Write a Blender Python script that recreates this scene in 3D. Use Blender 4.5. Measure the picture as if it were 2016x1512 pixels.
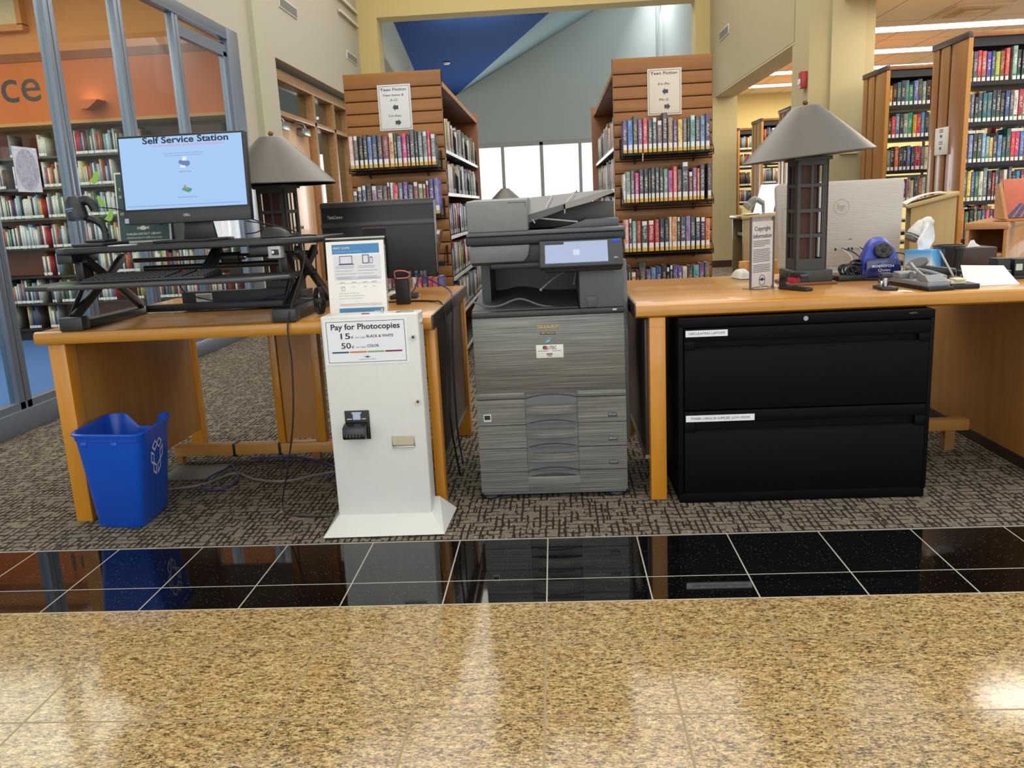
import bpy, bmesh, math, random
from math import radians, sin, cos, pi
from mathutils import Vector, Matrix
for o in list(bpy.data.objects): bpy.data.objects.remove(o)
SC = bpy.context.scene
COL = SC.collection

# ---------------------------------------------------------------- camera, world, light, exposure
cam_d = bpy.data.cameras.new('camera'); cam = bpy.data.objects.new('camera', cam_d); COL.objects.link(cam)
cam_d.sensor_width = 36.0; cam_d.lens = 1630.07 / 2016 * 36; cam_d.clip_end = 200
PITCH, ROLL, YAW = 0.21010699, -0.04909899, 0.05908567
_r = Vector((cos(YAW), sin(YAW), 0)); _f = Vector((-sin(YAW)*cos(PITCH), cos(YAW)*cos(PITCH), -sin(PITCH)))
_u = _r.cross(_f)
R2 = _r*cos(ROLL) + _u*sin(ROLL); U2 = _u*cos(ROLL) - _r*sin(ROLL)
cam.matrix_world = Matrix(((R2.x, U2.x, -_f.x, 0.0611), (R2.y, U2.y, -_f.y, 0), (R2.z, U2.z, -_f.z, 1.1226), (0, 0, 0, 1)))
SC.camera = cam

W = bpy.data.worlds.new('sky'); SC.world = W; W.use_nodes = True
W.node_tree.nodes['Background'].inputs[0].default_value = (0.93, 0.97, 1.0, 1)
W.node_tree.nodes['Background'].inputs[1].default_value = 1.25

SC.view_settings.view_transform = 'Standard'; SC.view_settings.look = 'None'
SC.view_settings.gamma = 1.0; SC.view_settings.use_curve_mapping = False
SC.view_settings.exposure = 0.0

def area(name, loc, size, power, col=(1, 1, 1), rot=(0, 0, 0), parent=None):
    d = bpy.data.lights.new(name, 'AREA'); d.shape = 'RECTANGLE'; d.size, d.size_y = size
    d.energy = power; d.color = col
    o = bpy.data.objects.new(name, d); o.location = loc; o.rotation_euler = rot; COL.objects.link(o)
    if parent: o.parent = parent
    return o
# lobby and nave fills added in place of ceiling bounce, warm wing, reading room behind glass, far hall
area('lobby_light', (0.0, 1.0, 5.45), (8, 6), 190, (1.0, 0.98, 0.94))  # broad added fill, emulates light bounced off the high ceiling
area('front_fill', (0.0, -5.5, 2.2), (9, 3.4), 170, (1.0, 0.98, 0.95), (radians(82), 0, 0))  # added fill lamp behind the camera, brightens the front faces
area('nave_bounce_fill', (-0.2, 9.2, 5.45), (5.2, 8.5), 320, (1.0, 0.98, 0.94))  # same kind of added bounce fill, over the nave
area('wing_light', (5.0, 6.5, 2.88), (3.0, 5.0), 145, (1.0, 0.88, 0.70))
area('wing_light', (4.8, 12.5, 2.88), (3.2, 6.0), 200, (1.0, 0.88, 0.70))
area('reading_room_light', (-5.3, 5.6, 3.3), (3.0, 3.5), 150, (1.0, 0.93, 0.84))
area('skylight', (1.6, 18.3, 6.5), (1.4, 1.6), 300, (0.94, 0.98, 1.0), (0, radians(-8), 0))
area('window_daylight', (-.3, 19.9, 1.6), (5.0, 1.9), 125, (0.97, 0.98, 1.0), (radians(-90), 0, 0))
area('hall_light', (-1.2, 15.2, 4.1), (1.5, .8), 14, (1, .97, .92), (radians(65), 0, 0))

# ---------------------------------------------------------------- helpers
def lin(c):
    if isinstance(c, str): c = tuple(int(c[i:i+2], 16)/255 for i in (0, 2, 4))
    return tuple((v/12.92 if v <= .04045 else ((v+.055)/1.055)**2.4) for v in c) + (1.0,)

class MB:
    def __init__(s, M=None): s.bm = bmesh.new(); s.M = M; s.mi = 0
    def _fin(s, verts, faces):
        if s.M is not None:
            for v in verts: v.co = s.M @ v.co
        for f in faces: f.material_index = s.mi
        return s
    def raw(s, vs, fs):
        V = [s.bm.verts.new(v) for v in vs]; F = []
        for f in fs:
            try: F.append(s.bm.faces.new([V[i] for i in f]))
            except ValueError: pass
        return s._fin(V, F)
    def box(s, x0, x1, y0, y1, z0, z1, b=0, seg=2):
        x0, x1 = min(x0, x1), max(x0, x1); y0, y1 = min(y0, y1), max(y0, y1); z0, z1 = min(z0, z1), max(z0, z1)
        t = bmesh.new()
        V = [t.verts.new((x, y, z)) for z in (z0, z1) for y in (y0, y1) for x in (x0, x1)]
        for f in ((0, 2, 3, 1), (4, 5, 7, 6), (0, 1, 5, 4), (2, 6, 7, 3), (0, 4, 6, 2), (1, 3, 7, 5)): t.faces.new([V[i] for i in f])
        if b > 0:
            b = min(b, .49*min(x1-x0, y1-y0, z1-z0))
            bmesh.ops.bevel(t, geom=list(t.edges), offset=b, segments=seg, affect='EDGES', profile=.5)
        s.merge(t); return s
    def merge(s, t):
        t.verts.index_update(); t.verts.ensure_lookup_table()
        vs = [v.co.copy() for v in t.verts]; fs = [[v.index for v in f.verts] for f in t.faces]; t.free(); s.raw(vs, fs)
    def prism(s, pts, a0, a1, ax='z', b=0, seg=2):
        def P(p, a): return (p[0], p[1], a) if ax == 'z' else ((p[0], a, p[1]) if ax == 'y' else (a, p[0], p[1]))
        n = len(pts); vs = [P(p, a0) for p in pts] + [P(p, a1) for p in pts]
        fs = [list(range(n))[::-1], list(range(n, 2*n))] + [[i, (i+1) % n, n+(i+1) % n, n+i] for i in range(n)]
        if b:
            t = bmesh.new(); V = [t.verts.new(v) for v in vs]
            for f in fs: t.faces.new([V[i] for i in f])
            bmesh.ops.bevel(t, geom=list(t.edges), offset=b, segments=seg, affect='EDGES', profile=.5)
            s.merge(t); return s
        return s.raw(vs, fs)
    def tube(s, path, r, n=8, closed=False):
        P = [Vector(p) for p in path]; m = len(P); rings = []; vs = []
        up = Vector((0, 0, 1))
        for i in range(m):
            t = (P[(i+1) % m if closed else min(i+1, m-1)] - P[(i-1) % m if closed else max(i-1, 0)])
            t = t.normalized() if t.length else Vector((0, 0, 1))
            a = t.cross(up)
            if a.length < .05: a = t.cross(Vector((0, 1, 0)))
            if i and a.dot(pa) < 0: a = -a
            a.normalize(); pa = a; c = t.cross(a)
            rr = r[i] if isinstance(r, (list, tuple)) else r
            for k in range(n): vs.append(P[i] + (a*cos(2*pi*k/n) + c*sin(2*pi*k/n))*rr)
        fs = [[i*n+k, i*n+(k+1) % n, ((i+1) % m)*n+(k+1) % n, ((i+1) % m)*n+k] for i in range(m if closed else m-1) for k in range(n)]
        if not closed: fs += [list(range(n))[::-1], list(range((m-1)*n, m*n))]
        return s.raw(vs, fs)
    def cyl(s, p0, p1, r, n=20, r1=None): return s.tube([p0, p1], [r, r if r1 is None else r1], n)
    def lathe(s, prof, c=(0, 0, 0), n=40):
        vs = []; m = len(prof)
        for r, z in prof:
            for k in range(n): vs.append((c[0]+r*cos(2*pi*k/n), c[1]+r*sin(2*pi*k/n), c[2]+z))
        fs = [[i*n+k, i*n+(k+1) % n, (i+1)*n+(k+1) % n, (i+1)*n+k] for i in range(m-1) for k in range(n)]
        if prof[0][0] > 1e-5: fs.append(list(range(n))[::-1])
        if prof[-1][0] > 1e-5: fs.append(list(range((m-1)*n, m*n)))
        return s.raw(vs, fs)
    def ball(s, c, rx, ry=None, rz=None, n=20):
        ry = ry or rx; rz = rz or rx; m = n//2
        vs = [(c[0]+rx*sin(pi*i/m)*cos(2*pi*k/n), c[1]+ry*sin(pi*i/m)*sin(2*pi*k/n), c[2]+rz*cos(pi*i/m)) for i in range(m+1) for k in range(n)]
        s.raw(vs, [[i*n+k, (i+1)*n+k, (i+1)*n+(k+1) % n, i*n+(k+1) % n] for i in range(m) for k in range(n)])
        return s
    def quad(s, *p): return s.raw(p, [list(range(len(p)))])
    def grid(s, fn, nu, nv, th=0):
        vs = [fn(u/nu, v/nv) for v in range(nv+1) for u in range(nu+1)]
        fs = [[v*(nu+1)+u, v*(nu+1)+u+1, (v+1)*(nu+1)+u+1, (v+1)*(nu+1)+u] for v in range(nv) for u in range(nu)]
        if th:
            n0 = len(vs); vs = vs + [(x, y, z-th) for x, y, z in vs]; fs = fs + [[i+n0 for i in f[::-1]] for f in fs]
            rim = [i for i in range(nu)] + [nu+(nu+1)*j for j in range(nv)] + [(nu+1)*(nv+1)-1-i for i in range(nu)] + [(nu+1)*(nv-j) for j in range(nv)]
            for a, b in zip(rim, rim[1:]+rim[:1]): fs.append([b, a, a+n0, b+n0])
        return s.raw(vs, fs)
    def build(s, name, mats, parent=None, local=False, smooth=35):
        bm = s.bm
        bmesh.ops.remove_doubles(bm, verts=bm.verts, dist=1e-6)
        bmesh.ops.recalc_face_normals(bm, faces=bm.faces)
        off = Vector((0, 0, 0))
        if parent is None:
            xs = [v.co.x for v in bm.verts]; ys = [v.co.y for v in bm.verts]
            off = Vector(((min(xs)+max(xs))/2, (min(ys)+max(ys))/2, min(v.co.z for v in bm.verts)))
        elif not local:
            p = parent
            while p: off += p.location; p = p.parent
        for v in bm.verts: v.co -= off
        me = bpy.data.meshes.new(name); bm.to_mesh(me); bm.free()
        for p in me.polygons: p.use_smooth = True
        if smooth: me.set_sharp_from_angle(angle=radians(smooth))
        for m in (mats if isinstance(mats, (list, tuple)) else [mats]): me.materials.append(m)
        o = bpy.data.objects.new(name, me); COL.objects.link(o)
        if parent is None: o.location = off
        else: o.parent = parent
        return o

def tag(o, label, cat, group=None):
    o['label'] = label; o['category'] = cat
    if group: o['group'] = group
    return o
def thing(name, label, cat, loc, rz=0, group=None):
    o = bpy.data.objects.new(name, None); o.empty_display_size = .05; COL.objects.link(o)
    o.location = loc; o.rotation_euler = (0, 0, rz)
    return tag(o, label, cat, group)
def struct(name, mb, m, parent=None, **k):
    o = mb.build(name, m, parent, **k)
    if parent is None: o['kind'] = 'structure'
    return o
def copy_tree(o, parent=None):
    c = o.copy(); COL.objects.link(c); c.parent = parent
    for ch in list(o.children): copy_tree(ch, c)
    return c

_fc = {}
def text(s, mat, parent, org, U=(1, 0, 0), V=(0, 0, 1), h=.02, width=None, align='L', bold=0, name='lettering', local=False, depth=.0004):
    """flat lettering as a mesh; h = cap height, org = baseline start (or centre)"""
    k = (s, bold)
    if k not in _fc:
        cu = bpy.data.curves.new('t', 'FONT'); cu.body = s; cu.size = 1; cu.offset = bold; cu.resolution_u = 3
        ob = bpy.data.objects.new('t', cu); COL.objects.link(ob)
        bpy.context.view_layer.update()
        me = bpy.data.meshes.new_from_object(ob.evaluated_get(bpy.context.evaluated_depsgraph_get()))
        _fc[k] = ([tuple(v.co) for v in me.vertices], [list(p.vertices) for p in me.polygons])
        bpy.data.objects.remove(ob); bpy.data.curves.remove(cu); bpy.data.meshes.remove(me)
    vs, fs = _fc[k]
    if not vs: return None
    U = Vector(U).normalized(); V = Vector(V).normalized(); N = U.cross(V)
    x0 = min(v[0] for v in vs); x1 = max(v[0] for v in vs)
    sy = h/.69; sx = sy if width is None else width/(x1-x0)
    sh = -x0*sx if align == 'L' else -(x0+x1)/2*sx
    O = Vector(org)
    mb = MB(); mb.raw([O + U*(v[0]*sx+sh) + V*(v[1]*sy) + N*depth for v in vs], fs)
    bm = mb.bm
    return mb.build(name, mat, parent, local=local, smooth=0)

# ---------------------------------------------------------------- materials
_mc = {}
class NT:
    def __init__(s, m): s.t = m.node_tree; s.t.nodes.clear()
    def n(s, ty, **k):
        nd = s.t.nodes.new(ty)
        for a, b in k.items():
            if a.startswith('i_'):
                key = a[2:]; key = int(key) if key.isdigit() else key.replace('_', ' ')
                if hasattr(b, 'is_output') or isinstance(b, bpy.types.NodeSocket): s.t.links.new(b, nd.inputs[key])
                else: nd.inputs[key].default_value = b
            else: setattr(nd, a, b)
        return nd
    def math(s, op, a, b=0.0, c=0.0):
        nd = s.t.nodes.new('ShaderNodeMath'); nd.operation = op
        for i, v in enumerate((a, b, c)):
            if isinstance(v, bpy.types.NodeSocket): s.t.links.new(v, nd.inputs[i])
            else: nd.inputs[i].default_value = v
        return nd.outputs[0]
    def ramp(s, fac, stops, interp='LINEAR'):
        nd = s.t.nodes.new('ShaderNodeValToRGB'); nd.color_ramp.interpolation = interp
        e = nd.color_ramp.elements
        while len(e) > 1: e.remove(e[-1])
        for i, (p, c) in enumerate(stops):
            el = e[0] if i == 0 else e.new(p)
            el.position = p; el.color = lin(c) if isinstance(c, str) else c
        s.t.links.new(fac, nd.inputs[0]); return nd.outputs[0]
    def mix(s, f, a, b, bt='MIX'):
        nd = s.t.nodes.new('ShaderNodeMix'); nd.data_type = 'RGBA'; nd.blend_type = bt
        for i, v in ((0, f), (6, a), (7, b)):
            if isinstance(v, bpy.types.NodeSocket): s.t.links.new(v, nd.inputs[i])
            else: nd.inputs[i].default_value = (lin(v) if isinstance(v, str) else v)
        return nd.outputs[2]
    def obj(s): return s.n('ShaderNodeTexCoord').outputs['Object']
    def gen(s): return s.n('ShaderNodeTexCoord').outputs['Generated']
    def scale(s, v, sc, loc=(0, 0, 0), rot=(0, 0, 0)):
        return s.n('ShaderNodeMapping', i_0=v, i_1=loc, i_2=rot, i_3=sc).outputs[0]
    def noise(s, v, sc, det=3, rough=.55, out=0): return s.n('ShaderNodeTexNoise', i_Vector=v, i_Scale=sc, i_Detail=det, i_Roughness=rough).outputs[out]
    def out(s, bsdf): s.t.links.new(bsdf, s.n('ShaderNodeOutputMaterial').inputs[0])
    def bsdf(s, col, rough=.5, metal=0, spec=.5, bump=None, bstr=.2, bdist=.002, coat=0, emis=None, estr=0):
        p = s.n('ShaderNodeBsdfPrincipled')
        for key, v in (('Base Color', col), ('Roughness', rough), ('Metallic', metal), ('Specular IOR Level', spec), ('Coat Weight', coat)):
            if isinstance(v, bpy.types.NodeSocket): s.t.links.new(v, p.inputs[key])
            else: p.inputs[key].default_value = lin(v) if isinstance(v, str) else v
        if emis is not None:
            p.inputs['Emission Color'].default_value = lin(emis); p.inputs['Emission Strength'].default_value = estr
        if bump is not None:
            b = s.n('ShaderNodeBump', i_Strength=bstr, i_Distance=bdist, i_Height=bump); s.t.links.new(b.outputs[0], p.inputs['Normal'])
        s.out(p.outputs[0]); return p
def newmat(name):
    m = bpy.data.materials.new(name); m.use_nodes = True; return m, NT(m)
def M(col, rough=.5, metal=0, spec=.5, var=.06, sc=40, bump=0, emis=None, estr=0, coat=0):
    """plain procedural material: base colour with a faint mottling"""
    k = (col, rough, metal, spec, var, sc, bump, emis, estr, coat)
    if k in _mc: return _mc[k]
    m, t = newmat('paint_'+col)
    nz = t.noise(t.obj(), sc, 3)
    c = lin(col)
    a = tuple(max(0, v*(1-var)) for v in c[:3])+(1,); b = tuple(min(1, v*(1+var)) for v in c[:3])+(1,)
    cc = t.ramp(nz, [(.3, a), (.7, b)])
    t.bsdf(cc, rough, metal, spec, nz if bump else None, bump, .002, coat, emis, estr)
    _mc[k] = m; return m
def wood(c1, c2, ax='x', sc=1.0, rough=.35, coat=.15, name='wood'):
    k = ('w', c1, c2, ax, sc, rough, coat)
    if k in _mc: return _mc[k]
    m, t = newmat(name)
    s = {'x': (1.2, 22, 22), 'y': (22, 1.2, 22), 'z': (22, 22, 1.2)}[ax]
    v = t.scale(t.obj(), tuple(q*sc for q in s))
    n1 = t.noise(v, 1.0, 5, .6); n2 = t.noise(v, 5.0, 3, .6)
    f = t.math('ADD', t.math('MULTIPLY', n1, .7), t.math('MULTIPLY', n2, .3))
    c = t.ramp(f, [(.32, c1), (.68, c2)])
    t.bsdf(c, rough, 0, .45, n2, .05, .001, coat)
    _mc[k] = m; return m
def emit(col, s=1.0):
    k = ('e', col, s)
    if k in _mc: return _mc[k]
    m, t = newmat('glow_'+col)
    e = t.n('ShaderNodeEmission', i_Color=lin(col), i_Strength=s); t.out(e.outputs[0]); _mc[k] = m; return m
def glass(tint='f2f8f6', refl=1.0, base=.03):
    k = ('g', tint, refl, base)
    if k in _mc: return _mc[k]
    m, t = newmat('clear_glass')
    tr = t.n('ShaderNodeBsdfTransparent', i_Color=lin(tint)); gl = t.n('ShaderNodeBsdfGlossy', i_Color=(1, 1, 1, 1), i_Roughness=.02)
    fr = t.n('ShaderNodeLayerWeight', i_Blend=.5); f = t.math('MULTIPLY', t.math('ADD', t.math('MULTIPLY', t.math('POWER', fr.outputs['Facing'], 5.0), .96), .04), refl); f = t.math('ADD', f, base)
    mx = t.n('ShaderNodeMixShader', i_0=f, i_1=tr.outputs[0], i_2=gl.outputs[0]); t.out(mx.outputs[0]); _mc[k] = m; return m

WHITE = M('eeeeea', .5); INK = M('14141c', .6, var=0); BLACK = M('111214', .45); BLACKG = M('0d0d0f', .25); DKGREY = M('2a2c2e', .5)
CREAM = M('d8cdb2', .8, var=.02); CHROME = M('c8c8c8', .18, 1); STEEL = M('9a9a98', .35, 1)
SLAT = wood('8d581c', 'a26a26', 'x', 1.0, .42); SLATD = M('3a1d0c', .7)
DESKTOP = wood('ba7f38', 'cb9246', 'x', .7, .28, .3); EDGE = wood('b27822', 'c48a32', 'x', 1, .3, .3); LEG = wood('be7a1a', 'd08e2a', 'z', 1, .32, .3)
PANEL = wood('9c6a2c', 'ae7c3a', 'z', .8, .45); DARKLAM = M('3a302a', .35)
PAPER = M('eceae6', .7, var=.02)

# ---------------------------------------------------------------- floors
def gridmask(t, x, y, px, py, oy, w):
    fx = t.math('ABSOLUTE', t.math('SUBTRACT', t.math('FRACT', t.math('ADD', t.math('DIVIDE', x, px), 100.5)), .5))
    fy = t.math('ABSOLUTE', t.math('SUBTRACT', t.math('FRACT', t.math('ADD', t.math('DIVIDE', t.math('SUBTRACT', y, oy), py), 100.5)), .5))
    return t.math('MAXIMUM', t.math('LESS_THAN', fx, w/px/2), t.math('LESS_THAN', fy, w/py/2))
def geo_xy(t):
    s = t.n('ShaderNodeSeparateXYZ', i_0=t.n('ShaderNodeNewGeometry').outputs['Position']); return s.outputs[0], s.outputs[1]
def pos(t): return t.n('ShaderNodeNewGeometry').outputs['Position']

def mat_carpet():
    m, t = newmat('carpet_loop_pile')
    p = pos(t)
    wob = t.n('ShaderNodeVectorMath', operation='ADD', i_0=p, i_1=t.n('ShaderNodeVectorMath', operation='SCALE', i_0=t.noise(p, 9, 2, out=1), i_3=.012).outputs[0]).outputs[0]
    def brick(v, w, h, mort, off, sq):
        b = t.n('ShaderNodeTexBrick', i_Vector=v, i_Scale=1.0)
        b.inputs['Mortar Size'].default_value = mort; b.inputs['Mortar Smooth'].default_value = .15
        b.inputs['Brick Width'].default_value = w; b.inputs['Row Height'].default_value = h
        b.offset = off; b.squash = sq; b.squash_frequency = 3; b.offset_frequency = 2
        return b.outputs['Fac']
    b1 = brick(t.scale(wob, (1, 1, 1), rot=(0, 0, pi/2)), .075, .023, .0042, .37, .7)
    b2 = brick(wob, .11, .037, .0036, .42, 1.5)
    g1 = t.math('GREATER_THAN', t.noise(t.scale(p, (26, 10, 1)), 1, 2), .47)
    g2 = t.math('GREATER_THAN', t.noise(t.scale(p, (9, 26, 1), (3, 1, 0)), 1, 2), .44)
    dark = t.math('MAXIMUM', t.math('MULTIPLY', b1, g1), t.math('MULTIPLY', b2, g2))
    # fine stripes along Y like the tufts
    tuft = t.noise(t.scale(p, (260, 22, 1)), 1, 3, .6)
    base = t.ramp(tuft, [(.3, '5d564c'), (.5, '7a7164'), (.72, '938976')])
    fl = t.math('GREATER_THAN', t.noise(t.scale(p, (160, 30, 1), (7, 2, 0)), 1, 1), .70)
    c = t.mix(t.math('MULTIPLY', fl, .8), base, 'c9ae84')
    c = t.mix(dark, c, '332a24')
    t.bsdf(c, .95, 0, .1, t.math('SUBTRACT', tuft, dark), .5, .004); return m
def mat_black_tile():
    m, t = newmat('black_granite_tile'); x, y = geo_xy(t); p = pos(t)
    v = t.n('ShaderNodeTexVoronoi', i_Vector=p, i_Scale=170); sp = t.math('LESS_THAN', v.outputs[0], .17)
    ss = t.n('ShaderNodeSeparateColor', i_0=v.outputs[1]); sp = t.math('MULTIPLY', sp, t.math('GREATER_THAN', ss.outputs[0], .78))
    c = t.mix(sp, '0a0a0b', '7c8082')
    g = gridmask(t, x, y, .3048, .3185, 2.366, .0042)
    c = t.mix(g, c, 'a8a596')
    r = t.math('ADD', t.math('MULTIPLY', g, .5), .035)
    t.bsdf(c, r, 0, .62, g, -.25, .002); return m
def mat_granite():
    m, t = newmat('tan_granite_tile'); x, y = geo_xy(t); p = pos(t)
    # every tile is a separate slab: shift the pattern per tile
    ix = t.math('FLOOR', t.math('DIVIDE', x, .3048)); iy = t.math('FLOOR', t.math('DIVIDE', t.math('SUBTRACT', y, 1.986), .319))
    h = t.n('ShaderNodeTexWhiteNoise', noise_dimensions='2D', i_0=t.n('ShaderNodeCombineXYZ', i_0=ix, i_1=iy).outputs[0])
    off = t.n('ShaderNodeVectorMath', operation='SCALE', i_0=h.outputs[1], i_3=7.0).outputs[0]
    q = t.n('ShaderNodeVectorMath', operation='ADD', i_0=t.scale(p, (1, 2.1, 1), rot=(0, 0, .12)), i_1=off).outputs[0]
    n1 = t.noise(q, 34, 6, .7); n2 = t.noise(q, 150, 4, .7); n3 = t.noise(q, 14, 3)
    qd = t.n('ShaderNodeVectorMath', operation='ADD', i_0=q, i_1=t.n('ShaderNodeVectorMath', operation='SCALE', i_0=t.noise(q, 70, 3, out=1), i_3=.014).outputs[0]).outputs[0]
    def grain(sc, ch): return t.n('ShaderNodeSeparateColor', i_0=t.n('ShaderNodeTexVoronoi', i_Vector=qd, i_Scale=sc).outputs['Color']).outputs[ch]
    f = t.math('ADD', t.math('ADD', t.math('MULTIPLY', n1, .44), t.math('MULTIPLY', n2, .22)), t.math('ADD', t.math('MULTIPLY', grain(120, 0), .17), t.math('MULTIPLY', grain(230, 1), .17)))
    c = t.ramp(f, [(.34, '2e2921'), (.41, '66563c'), (.46, '8f764c'), (.51, 'a98c5a'), (.56, 'ba9d68'), (.65, 'cfbb90')])
    c = t.mix(t.math('MULTIPLY', t.math('GREATER_THAN', n3, .62), .25), c, 'b5834f')
    dk = t.math('LESS_THAN', t.noise(t.scale(qd, (1, 1.4, 1), (5, 3, 0)), 60, 5, .7), .39)
    c = t.mix(t.math('MULTIPLY', dk, .7), c, '352d25')
    g = gridmask(t, x, y, .3048, .319, 1.986, .0058)
    c = t.mix(g, c, '94805e')
    r = t.math('ADD', t.math('MULTIPLY', g, .4), .11)
    t.bsdf(c, r, 0, .5, g, -.2, .002); return m
def rect(x0, x1, y0, y1, z): b = MB(); b.quad((x0, y0, z), (x1, y0, z), (x1, y1, z), (x0, y1, z)); return b
def cbox(*a, b=0): q = MB(); q.box(*a, b=b); return q
ALU = M('7d8796', .38, .55, var=.03)
CARPET = mat_carpet()
struct('floor', rect(-3.0, 9, 2.685, 20.2, 0), CARPET)
struct('floor', rect(-8, 9, 2.212, 2.685, 0), mat_black_tile())
struct('floor', rect(-8, 9, -5, 2.212, 0), mat_granite())
struct('trim_15', cbox(-3.0, 9, 2.682, 2.688, 0, .0015), M('a5a298', .4))
struct('trim_16', cbox(-8, 9, 2.2095, 2.2145, 0, .0008), M('b3a68c', .5))
# unseen window frame and pane, added to go with the front fill lamp
w = MB()
for x in (-4.6, -3.1, -1.55, 0, 1.55, 3.1, 4.6): w.box(x-.04, x+.04, -5.45, -5.35, 0, 4.0)
w.box(-4.6, 4.6, -5.45, -5.35, 3.92, 4.0); w.box(-4.6, 4.6, -5.45, -5.35, 2.2, 2.28); w.box(-4.6, 4.6, -5.45, -5.35, 0, .12)
wf = struct('added_window_frame', w, ALU)
g = MB(); g.box(-4.6, 4.6, -5.402, -5.396, .12, 3.92); struct('window_pane', g, glass('fbfdff', .5, .0), wf)  # pane of the added frame
struct('floor', rect(-9, -3.0, 2.685, 8.9, 0), M('4a72b0', .95, bump=.3, sc=300, var=.2))
struct('floor', rect(-9, -3.0, 8.9, 16, 0), CARPET)

# ---------------------------------------------------------------- shell
WALLC = M('b3ac9a', .85, var=.02); WALLY = M('b0a47a', .85, var=.02); WALLG = M('a99e7a', .85, var=.02); PALE = M('c2c8c5', .9, var=.02)
YEL = M('c9b67c', .85, var=.02); SOF = M('cfc49a', .85, var=.02); GREYW = M('b3b3a6', .9, var=.02)
struct('ceiling', cbox(-3.1, 2.95, -5, 14.4, 5.6, 5.7), M('efe9da', .9, var=.02))
# left wall: solid above the glass, pilaster, wall above the wood storefront
w = MB(); w.box(-3.15, -3.0, -1, 8.62, 2.93, 5.6); w.box(-3.15, -3.0, 8.56, 8.95, 0, 2.93)
w.box(-3.15, -3.0, 9.62, 14.4, 2.9, 5.6); w.box(-3.15, -3.0, 8.62, 9.62, 2.93, 5.6)
struct('wall_left', w, WALLC)
struct('trim_1', cbox(-3.15, -2.94, 8.95, 9.2, 0, 5.6), M('b0af94', .85, var=.02))
struct('trim_2', cbox(-3.15, -2.965, 9.2, 9.62, 0, 5.6), WALLC)
# portal to the far hall
w = MB(); w.box(-3.0, 2.65, 14.2, 14.6, 4.22, 5.6)
struct('trim_3', w, YEL)
w = MB(); w.box(-3.15, -2.68, 14.2, 14.6, 0, 4.22); struct('trim_4', w, YEL)
w = MB(); w.box(2.42, 2.95, 14.2, 14.6, 0, 4.22); struct('trim_5', w, YEL)
w = MB(); w.box(-2.98, -2.95, 12.6, 14.1, 4.25, 4.3); w.box(-2.98, -2.95, 12.9, 14.1, 4.05, 4.09); struct('trim_6', w, M('cfc7ae', .85, var=.02))
# right nave wall over the wing, carried by two columns
struct('wall_right', cbox(2.65, 2.98, 9.42, 14.2, 2.68, 5.6), WALLG)
struct('trim_7', cbox(2.655, 2.975, 9.42, 14.2, 2.66, 2.681), SOF)
def column(name, x0, x1, y0, y1, z1):
    q = MB(); q.box(x0, x1, y0, y1, 0, z1); c = struct(name, q, WALLY)
    q = MB(); q.box(x0-.012, x1+.012, y0-.012, y1+.012, 0, .11); struct('baseboard', q, M('3a1c14', .5), c)
    return c
column('wall_column_near', 2.66, 3.3, 8.9, 9.5, 5.6)
struct('trim_8', cbox(2.87, 3.2, 8.872, 8.9, .13, 5.6), M('b6ab83', .85, var=.02))
column('wall_column_far', 2.62, 3.0, 13.8, 14.19, 2.66)
struct('wall_wing_back', cbox(2.95, 10, 16.3, 16.4, 0, 3.0), M('e2cb86', .9, var=.02))
# wing ceiling with tile joints
def mat_tiles():
    m, t = newmat('ceiling_tile'); x, y = geo_xy(t)
    g = gridmask(t, x, y, .61, 1.22, .35, .014)
    c = t.mix(g, t.ramp(t.noise(pos(t), 90, 3), [(.3, 'f2d8b4'), (.7, 'f6dfbe')]), 'b98f66')
    t.bsdf(c, .95, 0, .1); return m
struct('ceiling', cbox(2.98, 10, 4.3, 16.4, 2.95, 3.05), mat_tiles())

# far hall: back wall with a window band, sloped blue ceiling, skylight cheek
w = MB()
w.box(-3.6, 3.4, 20, 20.2, 2.57, 7.0); w.box(-3.6, 3.4, 20, 20.2, 0, .6); w.box(-3.6, -2.9, 20, 20.2, .6, 2.57); w.box(2.3, 3.4, 20, 20.2, .6, 2.57)
struct('wall_back', w, PALE)
struct('wall_hall_left', cbox(-3.3, -3.1, 14.6, 20, 0, 7.0), M('938f82', .9, var=.02))
w = MB()
w.box(2.5, 2.6, 14.6, 18.85, 0, 7.0); w.box(2.5, 2.6, 19.92, 20, 0, 7.0); w.box(2.5, 2.6, 18.85, 19.92, 0, 4.0)
struct('wall_hall_right', w, M('a3aaa6', .9, var=.02))
w = MB(); w.quad((2.56, 19.9, 4.75), (2.56, 19.9, 7), (2.56, 18.6, 7))
f = MB(); f.raw([(2.5, 19.92, 4.0), (2.5, 18.85, 4.0), (2.5, 18.85, 5.2), (2.5, 19.9, 4.7)], [[0, 1, 2, 3]])
struct('window_1', w, emit('d6f2fb', 1.0)); struct('trim_9', f, PALE)
struct('ceiling', cbox(-3.3, 2.6, 14.6, 20.2, 6.9, 7.0), GREYW)  # unseen roof slab, added over the hall to block the sky
def mat_blue():
    m, t = newmat('blue_plaster'); t.bsdf(t.ramp(t.noise(t.obj(), 30), [(.3, '2a4a84'), (.7, '2e508c')]), .85, 0, .15); return m
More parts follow.
